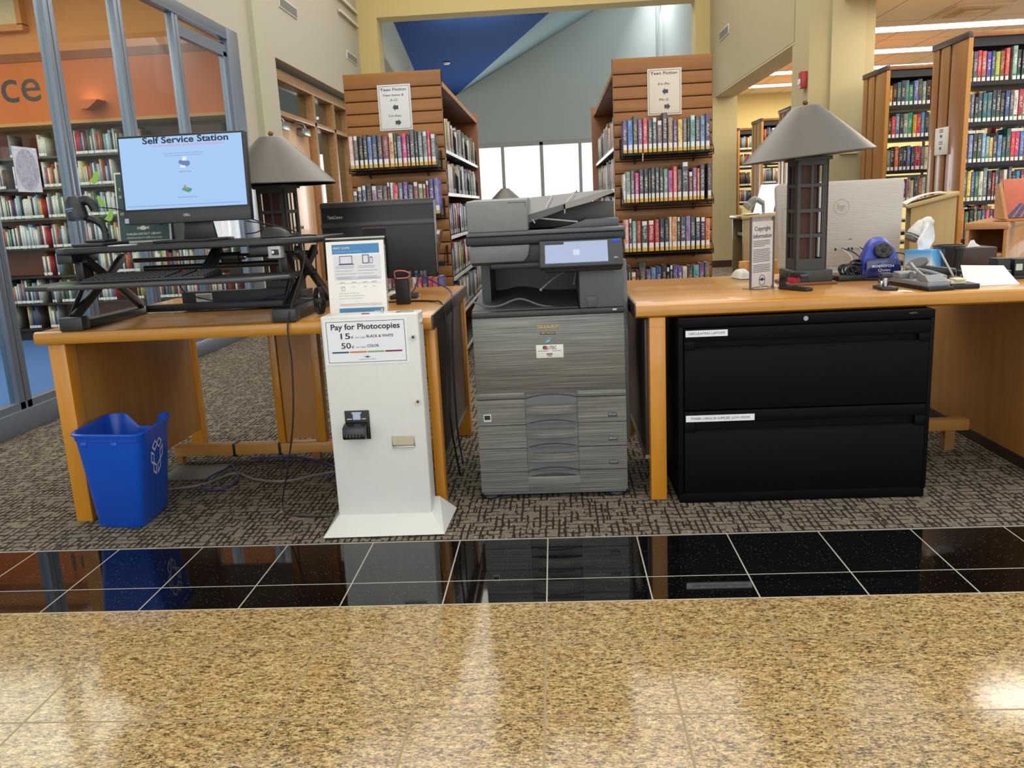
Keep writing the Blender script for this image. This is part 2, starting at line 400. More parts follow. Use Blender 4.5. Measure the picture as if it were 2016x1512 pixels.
# plane through A (near left), B (near right), C (far low corner)
A = Vector((-2.52, 15.5, 4.43)); B = Vector((.184, 15.5, 4.46)); C3 = Vector((-2.097, 20, 3.70))
nrm = (B-A).cross(C3-A).normalized()
def up(v, e): return v + (v-C3)*e
w = MB(); P0 = up(A, .22); P1 = up(B, .22); D1 = Vector((-2.72, 18.05, 0)); D1.z = A.z - ((D1.x-A.x)*nrm.x + (D1.y-A.y)*nrm.y)/nrm.z
D2 = Vector((-2.9, 20, 0)); D2.z = A.z - ((D2.x-A.x)*nrm.x + (D2.y-A.y)*nrm.y)/nrm.z
vs = [P0, P1, C3, D2, D1]
w.raw([tuple(v) for v in vs] + [tuple(v+Vector((0, 0, .12))) for v in vs], [[0, 1, 2, 3, 4], [9, 8, 7, 6, 5], [0, 5, 6, 1], [1, 6, 7, 2], [2, 7, 8, 3], [3, 8, 9, 4], [4, 9, 5, 0]])
struct('ceiling_slope', w, mat_blue())
E1 = Vector((1.276, 19.98, 5.41)); E2 = E1 + (E1-C3)*.3
w = MB(); w.raw([tuple(v) for v in (C3, B, P1, E2, E1)], [[0, 1, 2, 3, 4]]); w.raw([tuple(v+Vector((0.02, .05, .03))) for v in (C3, B, P1, E2, E1)], [[0, 1, 2, 3, 4]])
struct('trim_10', w, M('8ca3a8', .9, var=.02))
win = MB()
for x in (-1.98, -1.075, -.17, .725, 1.62): win.box(x-.035, x+.035, 19.95, 20.05, .6, 2.57)
win.box(-.21, -.13, 19.94, 20.06, .6, 2.57)
win.box(-2.9, 2.3, 19.94, 20.06, 2.5, 2.6); win.box(-2.9, 2.3, 19.94, 20.06, .58, .66)
wf = struct('window_2', win, M('b9b5b0', .6))
g = MB(); g.box(-2.9, 2.3, 20.0, 20.008, .6, 2.57); struct('window_pane', g, glass('fbfdff', .5, .0), wf)

# ---------------------------------------------------------------- reading room behind the glass (orange walls)
ORANGE = M('c4662e', .8, var=.03); ORANGEL = M('d88c50', .85, var=.03)
struct('wall_reading_back', cbox(-9, -3.05, 8.72, 8.9, 0, 3.6), M('a5683c', .85, var=.03))
struct('trim_11', cbox(-9, -3.05, 8.25, 8.72, 2.16, 2.72), ORANGE)
struct('trim_12', cbox(-9, -3.05, 8.24, 8.72, 2.72, 2.8), M('8d4f2c', .8))
struct('trim_13', cbox(-9, -3.05, 8.235, 8.74, 2.13, 2.16), M('c08a4c', .7))
struct('wall_reading_upper', cbox(-9, -3.05, 8.3, 8.72, 2.8, 3.6), ORANGEL)
sk = MB()
for (x0, x1, z0, z1) in ((-6.6, -6.55, 3.05, 3.6), (-4.98, -4.93, 3.05, 3.6)): sk.box(x0, x1, 8.2, 8.32, z0, z1)
sk.box(-6.6, -4.93, 8.2, 8.32, 3.0, 3.06); struct('trim_14', sk, ORANGEL)
struct('window_3', cbox(-6.55, -4.98, 8.27, 8.3, 3.06, 3.6), M('e6d3a4', .8))
struct('ceiling', cbox(-9, -3.02, 2.5, 8.9, 3.6, 3.7), M('d8c4a4', .9, var=.02))
rsign = thing('wall_sign', 'dark letters ice on the orange wall band behind the glass', 'sign', (-5.3, 8.249, 2.35))
text('ice', M('2b2430', .5), rsign, (-5.37, 8.247, 2.36), h=.315, width=.49, name='lettering')

sc_ = thing('wall_sconce', 'small orange uplight on the orange wall band behind the glass', 'wall light', (-4.37, 8.25, 2.24))
q = MB(); q.prism([(-4.37-.13, 2.32), (-4.37+.13, 2.32), (-4.37+.02, 2.24), (-4.37-.05, 2.24)], 8.09, 8.249, 'y'); q.build('shade', ORANGE, sc_)
q = MB(); q.box(-4.45, -4.29, 8.11, 8.22, 2.316, 2.322); q.build('lamp_glow', emit('fff0d8', 6), sc_)
_sd = bpy.data.lights.new('sconce_lamp', 'SPOT'); _sd.energy = 45; _sd.spot_size = radians(75); _sd.spot_blend = .8; _sd.color = (1, .93, .82); _sd.shadow_soft_size = .03
_so = bpy.data.objects.new('sconce_lamp', _sd); _so.location = (0, -.10, .09); _so.rotation_euler = (radians(180+22), 0, 0); COL.objects.link(_so); _so.parent = sc_
# glass partition along X=-3
fr = MB()
def mull(y, z1=2.9):
    fr.box(-3.06, -3.0, y, y+.052, .12, z1, b=.004); fr.box(-3.06, -3.0, y+.062, y+.112, .12, z1, b=.004); fr.box(-3.055, -3.01, y+.05, y+.064, .12, z1)
for y in (2.7, 3.55, 4.43, 5.275, 6.165, 7.12): mull(y)
fr.box(-3.1, -2.985, 1.0, 8.56, 0, .13, b=.006); fr.box(-3.06, -3.0, 1.0, 8.56, .13, .17)
fr.box(-3.08, -2.99, 1.0, 8.56, 2.82, 2.93, b=.005)
fr.box(-3.09, -2.985, 8.28, 8.56, 0, 2.93, b=.005); fr.box(-3.06, -3.01, 7.235, 8.28, 2.66, 2.76); fr.box(-3.06, -3.01, 8.2, 8.28, .13, 2.7)
part = struct('window_4', fr, ALU)
g = MB()
for y0, y1 in ((1.0, 2.7), (2.81, 3.55), (3.66, 4.43), (4.54, 5.275), (5.387, 6.165), (6.277, 7.12), (7.232, 8.2)): g.box(-3.034, -3.028, y0, y1, .15, 2.84)
struct('glass_pane', g, glass('eef4f1', .55, .012), part)

# wood storefront with double door in the left wall recess
OAK = wood('94683a', 'ac8250', 'y', 1, .4); OAKZ = wood('8a5f32', 'a67c48', 'z', 1, .4); DOORW = wood('d8ac82', 'e6c29c', 'z', .6, .35)
sf = MB(); sf.box(-3.3, -3.1, 9.62, 14.2, 2.72, 2.84, b=.006); sf.box(-3.3, -3.1, 9.62, 14.2, 2.31, 2.37, b=.006)
for y in (11.5, 12.52, 13.4): sf.box(-3.32, -3.1, y, y+.09, 0, 2.72, b=.006)
sf.box(-3.32, -3.1, 9.62, 9.7, 0, 2.72); sf.box(-3.3, -3.1, 11.59, 14.2, 0, .12)
d = struct('door_1', sf, OAK)
g = MB()
for y0, y1, z0 in ((9.7, 11.5, 2.37), (11.59, 12.52, 2.37), (12.61, 13.4, 2.37), (13.49, 14.2, 2.37), (11.59, 12.52, .12), (12.61, 13.4, .12), (13.49, 14.2, .12)): g.box(-3.212, -3.206, y0, y1, z0, 2.72 if z0 > 1 else 2.31)
struct('glass_pane', g, glass('eef4f1', .6, .02), d)
for y0, y1 in ((9.72, 10.58), (10.6, 11.48)):
    q = MB(); q.box(-3.25, -3.2, y0, y1, .01, 2.3, b=.004); leaf = struct('door_leaf', q, DOORW, d)
    q = MB(); q.box(-3.2, -3.1, (y0+y1)/2-.1, (y0+y1)/2+.2, 2.16, 2.25, b=.01); q.tube([(-3.13, y0+.5, 2.26), (-3.08, y0+.25, 2.28), (-3.15, y0+.1, 2.29)], .012); struct('door_closer', q, STEEL, leaf)
    q = MB(); q.cyl((-3.2, y1-.08 if y0 < 10 else y0+.08, 1.0), (-3.14, y1-.08 if y0 < 10 else y0+.08, 1.0), .02); struct('door_handle', q, STEEL, leaf)
q = MB(); q.box(-3.2, -3.196, 10.08, 10.3, 1.2, 1.5); n_ = q.build('door_notice', M('6f86bd', .6)); tag(n_, 'blue notice taped on the light wooden door', 'notice')
struct('ceiling', cbox(-9, -3.15, 9.0, 16, 2.95, 3.05), M('a9b2b0', .9, var=.03))
struct('wall_conference_side', cbox(-9, -3.15, 8.9, 9.0, 0, 3.0), GREYW)
struct('wall_conference_end', cbox(-9, -3.15, 16, 16.1, 0, 2.9), GREYW)

# grilles, alarm, small ceiling things
def vent(xw, ys, y1, z0, z1, sgn, label):
    t_ = thing('wall_vent', label, 'vent', (xw, (ys+y1)/2, z0), 0, 'air grilles high on the walls')
    q = MB(); q.box(xw, xw+sgn*.012, ys, y1, z0, z1, b=.003); q.build('frame', M('d6d2c4', .6), t_)
    q = MB()
    n = 10
    for i in range(n):
        z = z0+.02+(z1-z0-.04)*i/(n-1); q.box(xw+sgn*.012, xw+sgn*.018, ys+.02, y1-.02, z-.003, z+.003)
    q.build('louvre', M('8f8f88', .6), t_)
vent(-3.0, 10.06, 10.74, 3.5, 3.63, 1, 'white air grille high on the left wall nearest the glass room')
vent(-3.0, 13.25, 13.9, 3.46, 3.58, 1, 'white air grille high on the left wall beside the yellow pilaster')
vent(2.65, 12.72, 13.38, 3.4, 3.53, -1, 'white air grille high on the right wall above the shelf end')
q = MB(); q.lathe([(.055, -.03), (.07, -.01), (.07, 0)], (-2.0, 17.78, 4.06)); so = q.build('smoke_detector', M('e8e8e4', .5)); tag(so, 'small white detector on the sloped blue ceiling', 'detector')
fa = thing('fire_alarm', 'red fire alarm strobe on the cream column edge', 'alarm', (2.65, 8.98, 2.18))
q = MB(); q.box(2.6, 2.66, 8.93, 9.04, 2.16, 2.32, b=.006); q.build('housing', M('a52a26', .4), fa)
q = MB(); q.box(2.585, 2.6, 8.955, 9.015, 2.2, 2.25, b=.004); q.build('strobe_lens', M('e6e6e6', .2), fa)
q = MB(); q.box(2.975, 3.16, 8.84, 8.872, 1.485, 1.5, b=.005); q.box(2.99, 2.998, 8.862, 8.873, 1.48, 1.52); q.box(3.135, 3.143, 8.862, 8.873, 1.48, 1.52)
tag(q.build('wall_bracket', M('cdbf8c', .5)), 'slim cream bracket on the near column face', 'bracket')

def linear_light(y, x0, x1, label):
    t_ = thing('linear_light', label, 'ceiling light', ((x0+x1)/2, y, 2.93), 0, 'recessed linear lights over the right wing')
    q = MB(); q.box(x0, x1, y-.17, y+.17, 2.935, 2.955); q.build('frame', M('e6dccb', .6), t_)
    q = MB(); q.box(x0+.015, x1-.015, y-.145, y+.145, 2.928, 2.936); q.build('diffuser', emit('fffaf2', 5.0), t_)
    area('tube', (0, 0, -.01), (x1-x0-.1, .18), 34, (1, .95, .86), parent=t_)
ords = 'first second third fourth fifth sixth seventh eighth ninth tenth eleventh twelfth thirteenth fourteenth fifteenth sixteenth seventeenth eighteenth nineteenth twentieth'.split()
for i, y in enumerate((15.05, 13.6, 12.08, 10.5, 8.3, 6.15)):
    linear_light(y, 3.3, 7.6, ['long white ceiling light farthest back over the right wing', 'long white ceiling light second from the back wall of the wing', 'long white ceiling light just above the shorter bookcase', 'brightest wide ceiling light right of the column top', 'long ceiling light nearer than the column, reflected in the floor', 'long ceiling light nearest the camera over the right wing'][i])
cv = thing('ceiling_vent', 'square ceiling air diffuser near the top right corner', 'vent', (4.62, 9.75, 2.93))
for s_ in (.3, .22, .13):
    q = MB(); q.prism([(4.62-s_, 9.75-s_), (4.62+s_, 9.75-s_), (4.62+s_, 9.75+s_), (4.62-s_, 9.75+s_)], 2.93-.02*(.3-s_)*6, 2.951, b=.006); q.build('vane', M('e2c49c' if s_ != .22 else 'c79f72', .7), cv)
q = MB(); q.lathe([(.05, -.02), (.07, 0)], (3.75, 11.3, 2.95)); tag(q.build('sprinkler_cover', M('e8d2b0', .6)), 'small round cover on the wing ceiling beside the column', 'sprinkler')
def lobby_light(x, y, label):
    t_ = thing('lobby_light', label, 'ceiling light', (x, y, 5.57), 0, 'square lobby ceiling lights')
    q = MB(); q.box(x-.32, x+.32, y-.32, y+.32, 5.55, 5.6); q.build('frame', M('e0dccf', .6), t_)
    q = MB(); q.box(x-.29, x+.29, y-.29, y+.29, 5.542, 5.552); q.build('diffuser', emit('fffaf2', 4.0), t_)
for x, y in ((-1.6, 4.6), (1.2, 4.6), (-1.6, 8.5), (1.2, 8.5)): lobby_light(x, y, 'square ceiling light high above the desks')
q = MB(); q.lathe([(.03, -.02), (.09, 0)], (-4.7, 6.6, 3.6)); dl = q.build('downlight', emit('fff4e0', 8)); tag(dl, 'small round downlight in the orange room ceiling', 'ceiling light')

# ---------------------------------------------------------------- left desk
def bez(p, n=24):
    """smooth path through points (Catmull-Rom)"""
    P = [Vector(q) for q in p]; P = [P[0]*2-P[1]] + P + [P[-1]*2-P[-2]]; out = []
    for i in range(1, len(P)-2):
        for k in range(n if i < len(P)-3 else n+1):
            t = k/n; a, b, c, d = P[i-1:i+3]
            out.append(.5*((2*b)+(c-a)*t+(2*a-5*b+4*c-d)*t*t+(3*b-a-3*c+d)*t**3))
    return out
dk = thing('desk', 'maple desk under the self service screen, blue bin at its left leg', 'desk', (-1.13, 3.54, 0))
q = MB(); q.box(-1.875, -.397, 2.965, 4.13, .704, .752, b=.003); q.build('tabletop', DESKTOP, dk)
q = MB(); q.prism([(2.972, .703), (2.952, .706), (2.944, .716), (2.942, .735), (2.946, .748), (2.956, .7535), (2.972, .7535)], -1.878, -.394, 'x'); q.build('front_edge', EDGE, dk)
q = MB(); q.box(-.397, -.389, 2.97, 4.13, .700, .7535, b=.002); q.build('side_edge', DARKLAM, dk)
for x0, x1, y0, y1 in ((-1.848, -1.782, 2.972, 3.042), (-.43, -.392, 3.006, 3.07), (-1.848, -1.786, 4.03, 4.1), (-.46, -.395, 4.03, 4.1)):
    q = MB(); q.box(x0, x1, y0, y1, 0, .704, b=.004); q.build('leg', LEG, dk)
q = MB(); q.box(-1.806, -1.79, 3.042, 4.03, .085, .69, b=.002); q.build('side_panel', PANEL, dk)
q = MB(); q.box(-.425, -.41, 3.07, 4.03, .16, .69, b=.002); q.build('side_panel', DARKLAM, dk)
q = MB(); q.box(-.427, -.407, 3.07, 4.03, .145, .16); q.build('panel_trim', STEEL, dk)
q = MB(); q.box(-1.78, -.46, 3.70, 3.76, .037, .087, b=.004); q.build('stretcher', wood('b8803a', 'cc954c', 'x', 1, .4), dk)
for x0, x1 in ((-1.12, -1.085), (-1.78, -1.75)):
    q = MB(); q.box(x0, x1, 3.71, 3.75, 0, .037); q.build('stretcher_foot', wood('8a6038', '9a7046', 'z'), dk)
for x in (-1.49, -1.27):
    q = MB(); q.box(x-.006, x+.006, 3.695, 3.765, .03, .092, b=.002); q.build('cable_strap', BLACK, dk)
for x0, x1 in ((-1.272, -1.238), (-1.078, -1.042)):
    q = MB(); q.box(x0, x1, 3.70, 3.76, .087, .704, b=.003); q.build('pedestal_post', LEG, dk)
q = MB(); q.prism([(-1.236, .09), (-1.215, .09), (-1.21, .105), (-1.1, .105), (-1.095, .09), (-1.08, .09), (-1.08, .704), (-1.236, .704)], 3.715, 3.73, 'y'); q.build('pedestal_panel', wood('a8702e', 'b98038', 'z', .8, .4), dk)

# ---------------------------------------------------------------- right desk
rd = thing('desk', 'maple desk with the black filing cabinet under it', 'desk', (1.15, 3.53, 0))
q = MB(); q.box(.352, 1.985, 3.04, 4.02, .706, .752, b=.003); q.build('tabletop', DESKTOP, rd)
q = MB(); q.prism([(3.045, .703), (3.03, .704), (3.02, .712), (3.018, .733), (3.022, .747), (3.032, .7535), (3.045, .7535)], .347, 1.99, 'x'); q.build('front_edge', EDGE, rd)
q = MB(); q.box(.343, .352, 3.045, 4.02, .700, .7535, b=.002); q.build('side_edge', DARKLAM, rd)
for x0, x1, y0, y1 in ((.395, .455, 3.03, 3.1), (.36, .42, 3.94, 4.0)):
    q = MB(); q.box(x0, x1, y0, y1, 0, .704, b=.004); q.build('leg', LEG, rd)
q = MB(); q.box(.385, .40, 3.1, 3.94, .16, .69, b=.002); q.build('side_panel', DARKLAM, rd)
q = MB(); q.box(.382, .403, 3.1, 3.94, .145, .16); q.build('panel_trim', STEEL, rd)
q = MB(); q.box(1.90, 1.93, 3.03, 4.34, .045, .704, b=.003); q.build('end_panel', PANEL, rd)
q = MB(); q.box(1.895, 1.925, 3.05, 4.32, 0, .045); q.build('end_panel_plinth', M('2a1810', .6), rd)
q = MB(); q.box(.42, 1.82, 3.55, 3.60, .085, .135, b=.004); q.build('stretcher', wood('a87434', 'b98440', 'x', 1, .4), rd)
for x0, x1 in ((.6, .64), (1.72, 1.76)):
    q = MB(); q.box(x0, x1, 3.55, 3.60, 0, .085); q.build('stretcher_foot', wood('8a6038', '9a7046', 'z'), rd)

# ---------------------------------------------------------------- filing cabinet
fc = thing('filing_cabinet', 'wide black two drawer filing cabinet under the right desk', 'filing cabinet', (.945, 3.2, 0))
BLK = M('040405', .55, spec=.12, bump=.15, sc=400); BLKH = M('141416', .35)
q = MB(); q.box(.495, 1.395, 3.0, 3.46, .035, .700, b=.003); q.build('carcass', BLK, fc)
q = MB(); q.box(.497, 1.393, 2.99, 3.45, 0, .04, b=.002); q.build('plinth', BLK, fc)
q = MB(); q.box(.495, 1.395, 2.982, 3.002, .667, .700, b=.003); q.box(.495, .511, 2.982, 3.002, .035, .67, b=.002); q.box(1.38, 1.395, 2.982, 3.002, .035, .67, b=.002); q.build('front_frame', BLK, fc)
q = MB(); q.cyl((.943, 2.984, .686), (.943, 2.977, .686), .0085); q.cyl((.943, 2.9775, .686), (.943, 2.9755, .686), .004); q.build('lock', STEEL, fc)
text('HON', M('8d9296', .4), fc, (1.305, 2.9815, .687), h=.005, width=.025, name='maker_badge')
def cab_drawer(z0, z1, hz0, hz1, lab, lx1, lz0, lz1):
    q = MB(); x0, x1, y0, y1 = .514, 1.377, 2.976, 3.0
    q.box(x0, x1, y0, y1, z0, hz0, b=.002); q.box(x0, x1, y0, y1, hz1, z1, b=.002); q.box(x0, .55, y0, y1, hz0, hz1, b=.001); q.box(1.34, x1, y0, y1, hz0, hz1, b=.001)
    dr = q.build('drawer', BLK, fc)
    q = MB(); q.box(.55, 1.34, 2.996, 3.0, hz0, hz1); q.build('handle_recess', BLK, dr)
    q = MB(); q.prism([(2.976, hz0), (2.99, hz0+.004), (2.99, hz0+.008), (2.974, hz0+.005)], .552, 1.338, 'x'); q.build('handle', BLKH, dr)
    q = MB(); q.box(.5185, lx1, 2.9745, 2.976, lz0, lz1); lb = q.build('label', M('e4e6e8', .5, var=.01), dr)
    text(lab, M('3a3d44', .6), dr, (.5185+(lx1-.5185)/2, 2.9742, lz0+(lz1-lz0)*.34), h=(lz1-lz0)*.36, width=(lx1-.5185)*.86, align='C')
cab_drawer(.363, .664, .586, .618, 'CIRCULATING LAPTOPS', .668, .635, .658)
cab_drawer(.042, .358, .277, .316, 'TONER, LARGE SR SUPPLIES, LOW VISION', .767, .319, .343)

# ---------------------------------------------------------------- payment kiosk
kw = M('d4d4ce', .35, spec=.5, var=.015)
ks = thing('payment_kiosk', 'white metal photocopy payment box standing in front of the left desk', 'payment box', (-.5925, 2.886, 0))
q = MB(); q.box(-.764, -.421, 2.83, 2.937, .03, .781, b=.006, seg=3); bodyk = q.build('cabinet_body', kw, ks)
q = MB()
sk = [(-.800, 2.729, .004), (-.366, 2.737, .004), (-.352, 3.0, .004), (-.815, 3.0, .004)]; st = [(-.764, 2.832, .052), (-.421, 2.832, .052), (-.405, 2.937, .075), (-.78, 2.937, .075)]
q.raw(sk + st, [[0, 1, 5, 4], [1, 2, 6, 5], [2, 3, 7, 6], [3, 0, 4, 7], [4, 5, 6, 7], [3, 2, 1, 0]]); q.build('flared_base', kw, ks, smooth=10)
def emblem(mb, cx, cz, s, y):
    """library mark: a stepped block between two rows of bars with a small arch"""
    mb.prism([(cx-.5*s+i*s/12, cz+.2*s+.22*s*sin(pi*i/12)) for i in range(13)] + [(cx+.5*s, cz), (cx-.5*s, cz)], y, y-.0003, 'y')
    for k in (-1, 1):
        for j in range(3): mb.box(cx+k*.55*s, cx+k*.85*s, y-.0003, y, cz-.02*s+j*.12*s, cz+.05*s+j*.12*s)
    mb.prism([(cx-.42*s, cz), (cx-.3*s, cz-.12*s), (cx+.3*s, cz-.12*s), (cx+.42*s, cz)], y, y-.0003, 'y')
q = MB(); q.box(-.755, -.4605, 2.8285, 2.8298, .609, .768); sg = q.build('price_sign', M('e3e7ea', .45, var=.01), ks)
q = MB()
for a in ((-.746, -.4695, .7605, .762), (-.746, -.4695, .6165, .618), (-.746, -.7445, .6165, .762), (-.471, -.4695, .6165, .762)): q.box(a[0], a[1], 2.8278, 2.8286, a[2], a[3])
q.build('border_line', M('2d2f5a', .5), sg)
NAVY = M('15122e', .5, var=0); LG = M('7d8088', .6, var=0)
Y0 = 2.828
text('Pay for Photocopies', NAVY, sg, (-.6075, Y0, .7335), h=.0195, width=.243, align='C', bold=.018)
text('15', NAVY, sg, (-.697, Y0, .701), h=.0195, width=.034, bold=.01); text('¢', NAVY, sg, (-.660, Y0, .7025), h=.010, width=.0075)
text('per page', LG, sg, (-.644, Y0, .7025), h=.006, width=.034); text('BLACK & WHITE', NAVY, sg, (-.6055, Y0, .7035), h=.0092, width=.094, bold=.01)
text('50', NAVY, sg, (-.697, Y0, .667), h=.0195, width=.034, bold=.01); text('¢', NAVY, sg, (-.660, Y0, .6685), h=.010, width=.0075)
text('per page', LG, sg, (-.644, Y0, .6685), h=.006, width=.034); text('COLOR', NAVY, sg, (-.6055, Y0, .6695), h=.0092, width=.041, bold=.01)
for i, c in enumerate(('1f4f74', 'cf6f4a', '7fa56a', '7a1f3a')):
    q = MB(); q.box(-.7315+i*.0628, -.672+i*.0628, 2.8278, 2.8286, .6505, .656); q.build('colour_bar', M(c, .5, var=0), sg)
q = MB(); emblem(q, -.608, .634, .012, 2.8284); q.build('library_mark', M('1c4f7c', .5, var=0), sg)
text('CHELSEA DISTRICT LIBRARY', LG, sg, (-.608, Y0, .6255), h=.0034, width=.062, align='C')
q = MB(); q.box(-.708, -.620, 2.824, 2.83, .337, .443, b=.002); ba = q.build('bill_acceptor', BLACK, ks)
q = MB(); q.prism([(2.824, .402), (2.80, .398), (2.775, .392), (2.77, .36), (2.776, .35), (2.80, .344), (2.824, .346)], -.708, -.628, 'x', b=.003); q.build('acceptor_mouth', BLACKG, ba)
q = MB(); q.box(-.697, -.637, 2.766, 2.776, .362, .369); q.build('mouth_slot', M('050505', .5), ba)
q = MB()
for i in range(5): q.box(-.692+i*.0115, -.690+i*.0115, 2.7645, 2.767, .360, .371)
q.build('slot_teeth', M('6d6a3a', .4), ba)
q = MB(); q.box(-.678, -.651, 2.8225, 2.8245, .410, .436); q.box(-.682, -.647, 2.8222, 2.8245, .432, .438); q.build('bill_graphic', M('a9b8cc', .5), ba)
q = MB(); q.box(-.70, -.682, 2.8225, 2.8245, .4115, .4145); q.box(-.646, -.632, 2.8225, 2.8245, .4115, .4145); q.build('acceptor_caption', M('c8c8c8', .5), ba)
q = MB(); q.box(-.546, -.464, 2.8275, 2.831, .3025, .3435, b=.0012); cr = q.build('coin_return', STEEL, ks)
q = MB(); q.box(-.543, -.467, 2.8258, 2.8278, .312, .341); q.build('return_flap', M('bdb59c', .3, .8), cr)
q = MB(); q.box(-.545, -.465, 2.820, 2.828, .3025, .3065, b=.001); q.build('return_lip', CHROME, cr)
for z in (.6985, .468):
    q = MB(); q.cyl((-.4416, 2.831, z), (-.4416, 2.822, z), .0088); lk = q.build('lock', CHROME, ks)
    q = MB(); q.cyl((-.4416, 2.8222, z), (-.4416, 2.8205, z), .0052); q.box(-.4424, -.4408, 2.819, 2.821, z-.004, z+.004); q.build('lock_core', M('55524c', .3, 1), lk)
q = MB(); q.box(-.505, -.445, 2.862, 2.90, .781, .783, b=.001); q.box(-.49, -.46, 2.875, 2.885, .783, .786); q.build('coin_slot', STEEL, ks)
q = MB(); q.box(-.625, -.598, 2.86, 2.872, .781, .784, b=.001); q.build('red_light', M('8e2330', .3), ks)
q = MB(); q.cyl((-.553, 2.876, .781), (-.553, 2.876, .797), .0045, 12); q.build('lever', CHROME, ks)
q = MB(); q.cyl((-.421, 2.88, .745), (-.414, 2.88, .745), .009); q.build('side_lock', CHROME, ks)

# ---------------------------------------------------------------- photocopier
def mat_striated():
    m, t = newmat('striated_grey_plastic')
    v = t.scale(t.obj(), (3.2, 60, 300)); n1 = t.noise(v, 1.0, 4, .6)
    w = t.n('ShaderNodeTexWave', wave_type='BANDS', bands_direction='Z', i_0=t.scale(t.obj(), (1, 1, 1)), i_Scale=52, i_Distortion=2.4, i_Detail=2, i_2=1.6)
    w.inputs['Detail Scale'].default_value = .6
    f = t.math('ADD', t.math('MULTIPLY', n1, .88), t.math('MULTIPLY', w.outputs['Fac'], .12))
    t.bsdf(t.ramp(f, [(.33, '504f49'), (.47, '66655e'), (.57, '7b7a72'), (.7, '93918a')]), .36, .25, .5, f, .15, .002); return m
STRI = mat_striated(); CG = M('55585a', .42); CGL = M('7c7e7d', .42, var=.03); CGD = M('303437', .4); CGB = M('15181c', .4); CGM = M('66696a', .4)
cp = thing('photocopier', 'grey office photocopier with touch screen standing between the two desks', 'photocopier', (.024, 3.4, 0))
q = MB(); q.box(-.258, .306, 3.10, 3.72, .02, .724, b=.006); q.build('cabinet', CG, cp)
q = MB(); q.prism([(3.2, .62), (3.2, .2), (3.55, .2), (3.68, .45), (3.68, .9), (3.25, .905)], .306, .335, 'x', b=.006); q.build('side_unit', CGM, cp)
q = MB(); q.box(.335, .341, 3.28, 3.4, .56, .66, b=.003); q.build('side_grip', CGL, cp)
def face(z0, z1, y0=3.085):
    q = MB(); q.box(-.261, .31, y0, 3.102, z0, z1, b=.003); return q
def recess(q, z0, z1):
    pass
HX0, HX1 = -.076, .126
def band(q, z0, z1):
    q.prism([(-.261, z0), (.31, z0), (.31, z1), (HX1, z1), (HX1, z0+.0015), (HX0, z0+.0015), (HX0, z1), (-.261, z1)], 3.085, 3.102, 'y')
q = MB(); q.box(-.261, .31, 3.085, 3.102, .425, .719, b=.003); q.box(-.261, HX0, 3.085, 3.102, .405, .428, b=.001); q.box(HX1, .31, 3.085, 3.102, .405, .428, b=.001); fd = q.build('front_door', STRI, cp)
q = MB()
arc = lambda z, k=12: [(HX0+(HX1-HX0)*i/k, z+.014*(1-(2*i/k-1)**2)) for i in range(k+1)]
def pocket(z0, z1, name='handle_pocket', par=None):
    q = MB(); q.prism([(x, z) for x, z in arc(z0)] + [(x, z) for x, z in arc(z1)[::-1]], 3.092, 3.101, 'y'); return q.build(name, CGM, par)
text('SHARP', M('c39a4c', .35, .4), fd, (.0245, 3.0848, .6725), h=.011, width=.08, align='C', bold=.02, name='maker_badge')
q = MB(); q.box(-.006, .052, 3.0842, 3.086, .648, .661, b=.001); md = q.build('model_plate', M('5b584c', .4), fd)
text('BP-70C31', M('cdbf94', .4), md, (.023, 3.0838, .6515), h=.0062, width=.046, align='C')
q = MB(); q.prism([(.010, .615), (.014, .628), (.026, .636), (.037, .638), (.03, .628), (.018, .622)], 3.0852, 3.0845, 'y'); q.build('leaf_mark', M('4f9fb0', .4), fd)
q = MB(); q.prism([(.013, .618), (.02, .623), (.03, .628), (.036, .636), (.028, .624)], 3.0848, 3.0842, 'y'); q.build('leaf_vein', M('dfe6e6', .4), fd)
q = MB(); q.box(-.024, .079, 3.0832, 3.086, .5595, .610, b=.001); ut = q.build('service_sticker', M('e0ded4', .4, var=.01), fd)
q = MB(); q.prism([(.002, .592), (.002, .606), (.018, .606)], 3.083, 3.0826, 'y'); q.build('sticker_mark', M('2a1a20', .5), ut)
q = MB(); q.prism([(.003, .592), (.018, .592), (.018, .604)], 3.083, 3.0824, 'y'); q.build('sticker_mark', M('b02630', .5), ut)
text('UTEC', M('2a2226', .5), ut, (.020, 3.0829, .5925), h=.0125, width=.034, bold=.01)
q = MB()
for i in range(9): q.box(.015+i*.0025, .0161+i*.0025+(.0006 if i % 3 else 0), 3.0826, 3.0833, .570, .578)
q.box(-.016, .020, 3.0826, 3.0833, .586, .5875); q.box(.036, .070, 3.0826, 3.0833, .586, .5875); q.box(.020, .034, 3.0826, 3.0833, .565, .567); q.build('barcode', M('2a2a2a', .5), ut)
pocket(.405, .428, 'door_grip', fd)
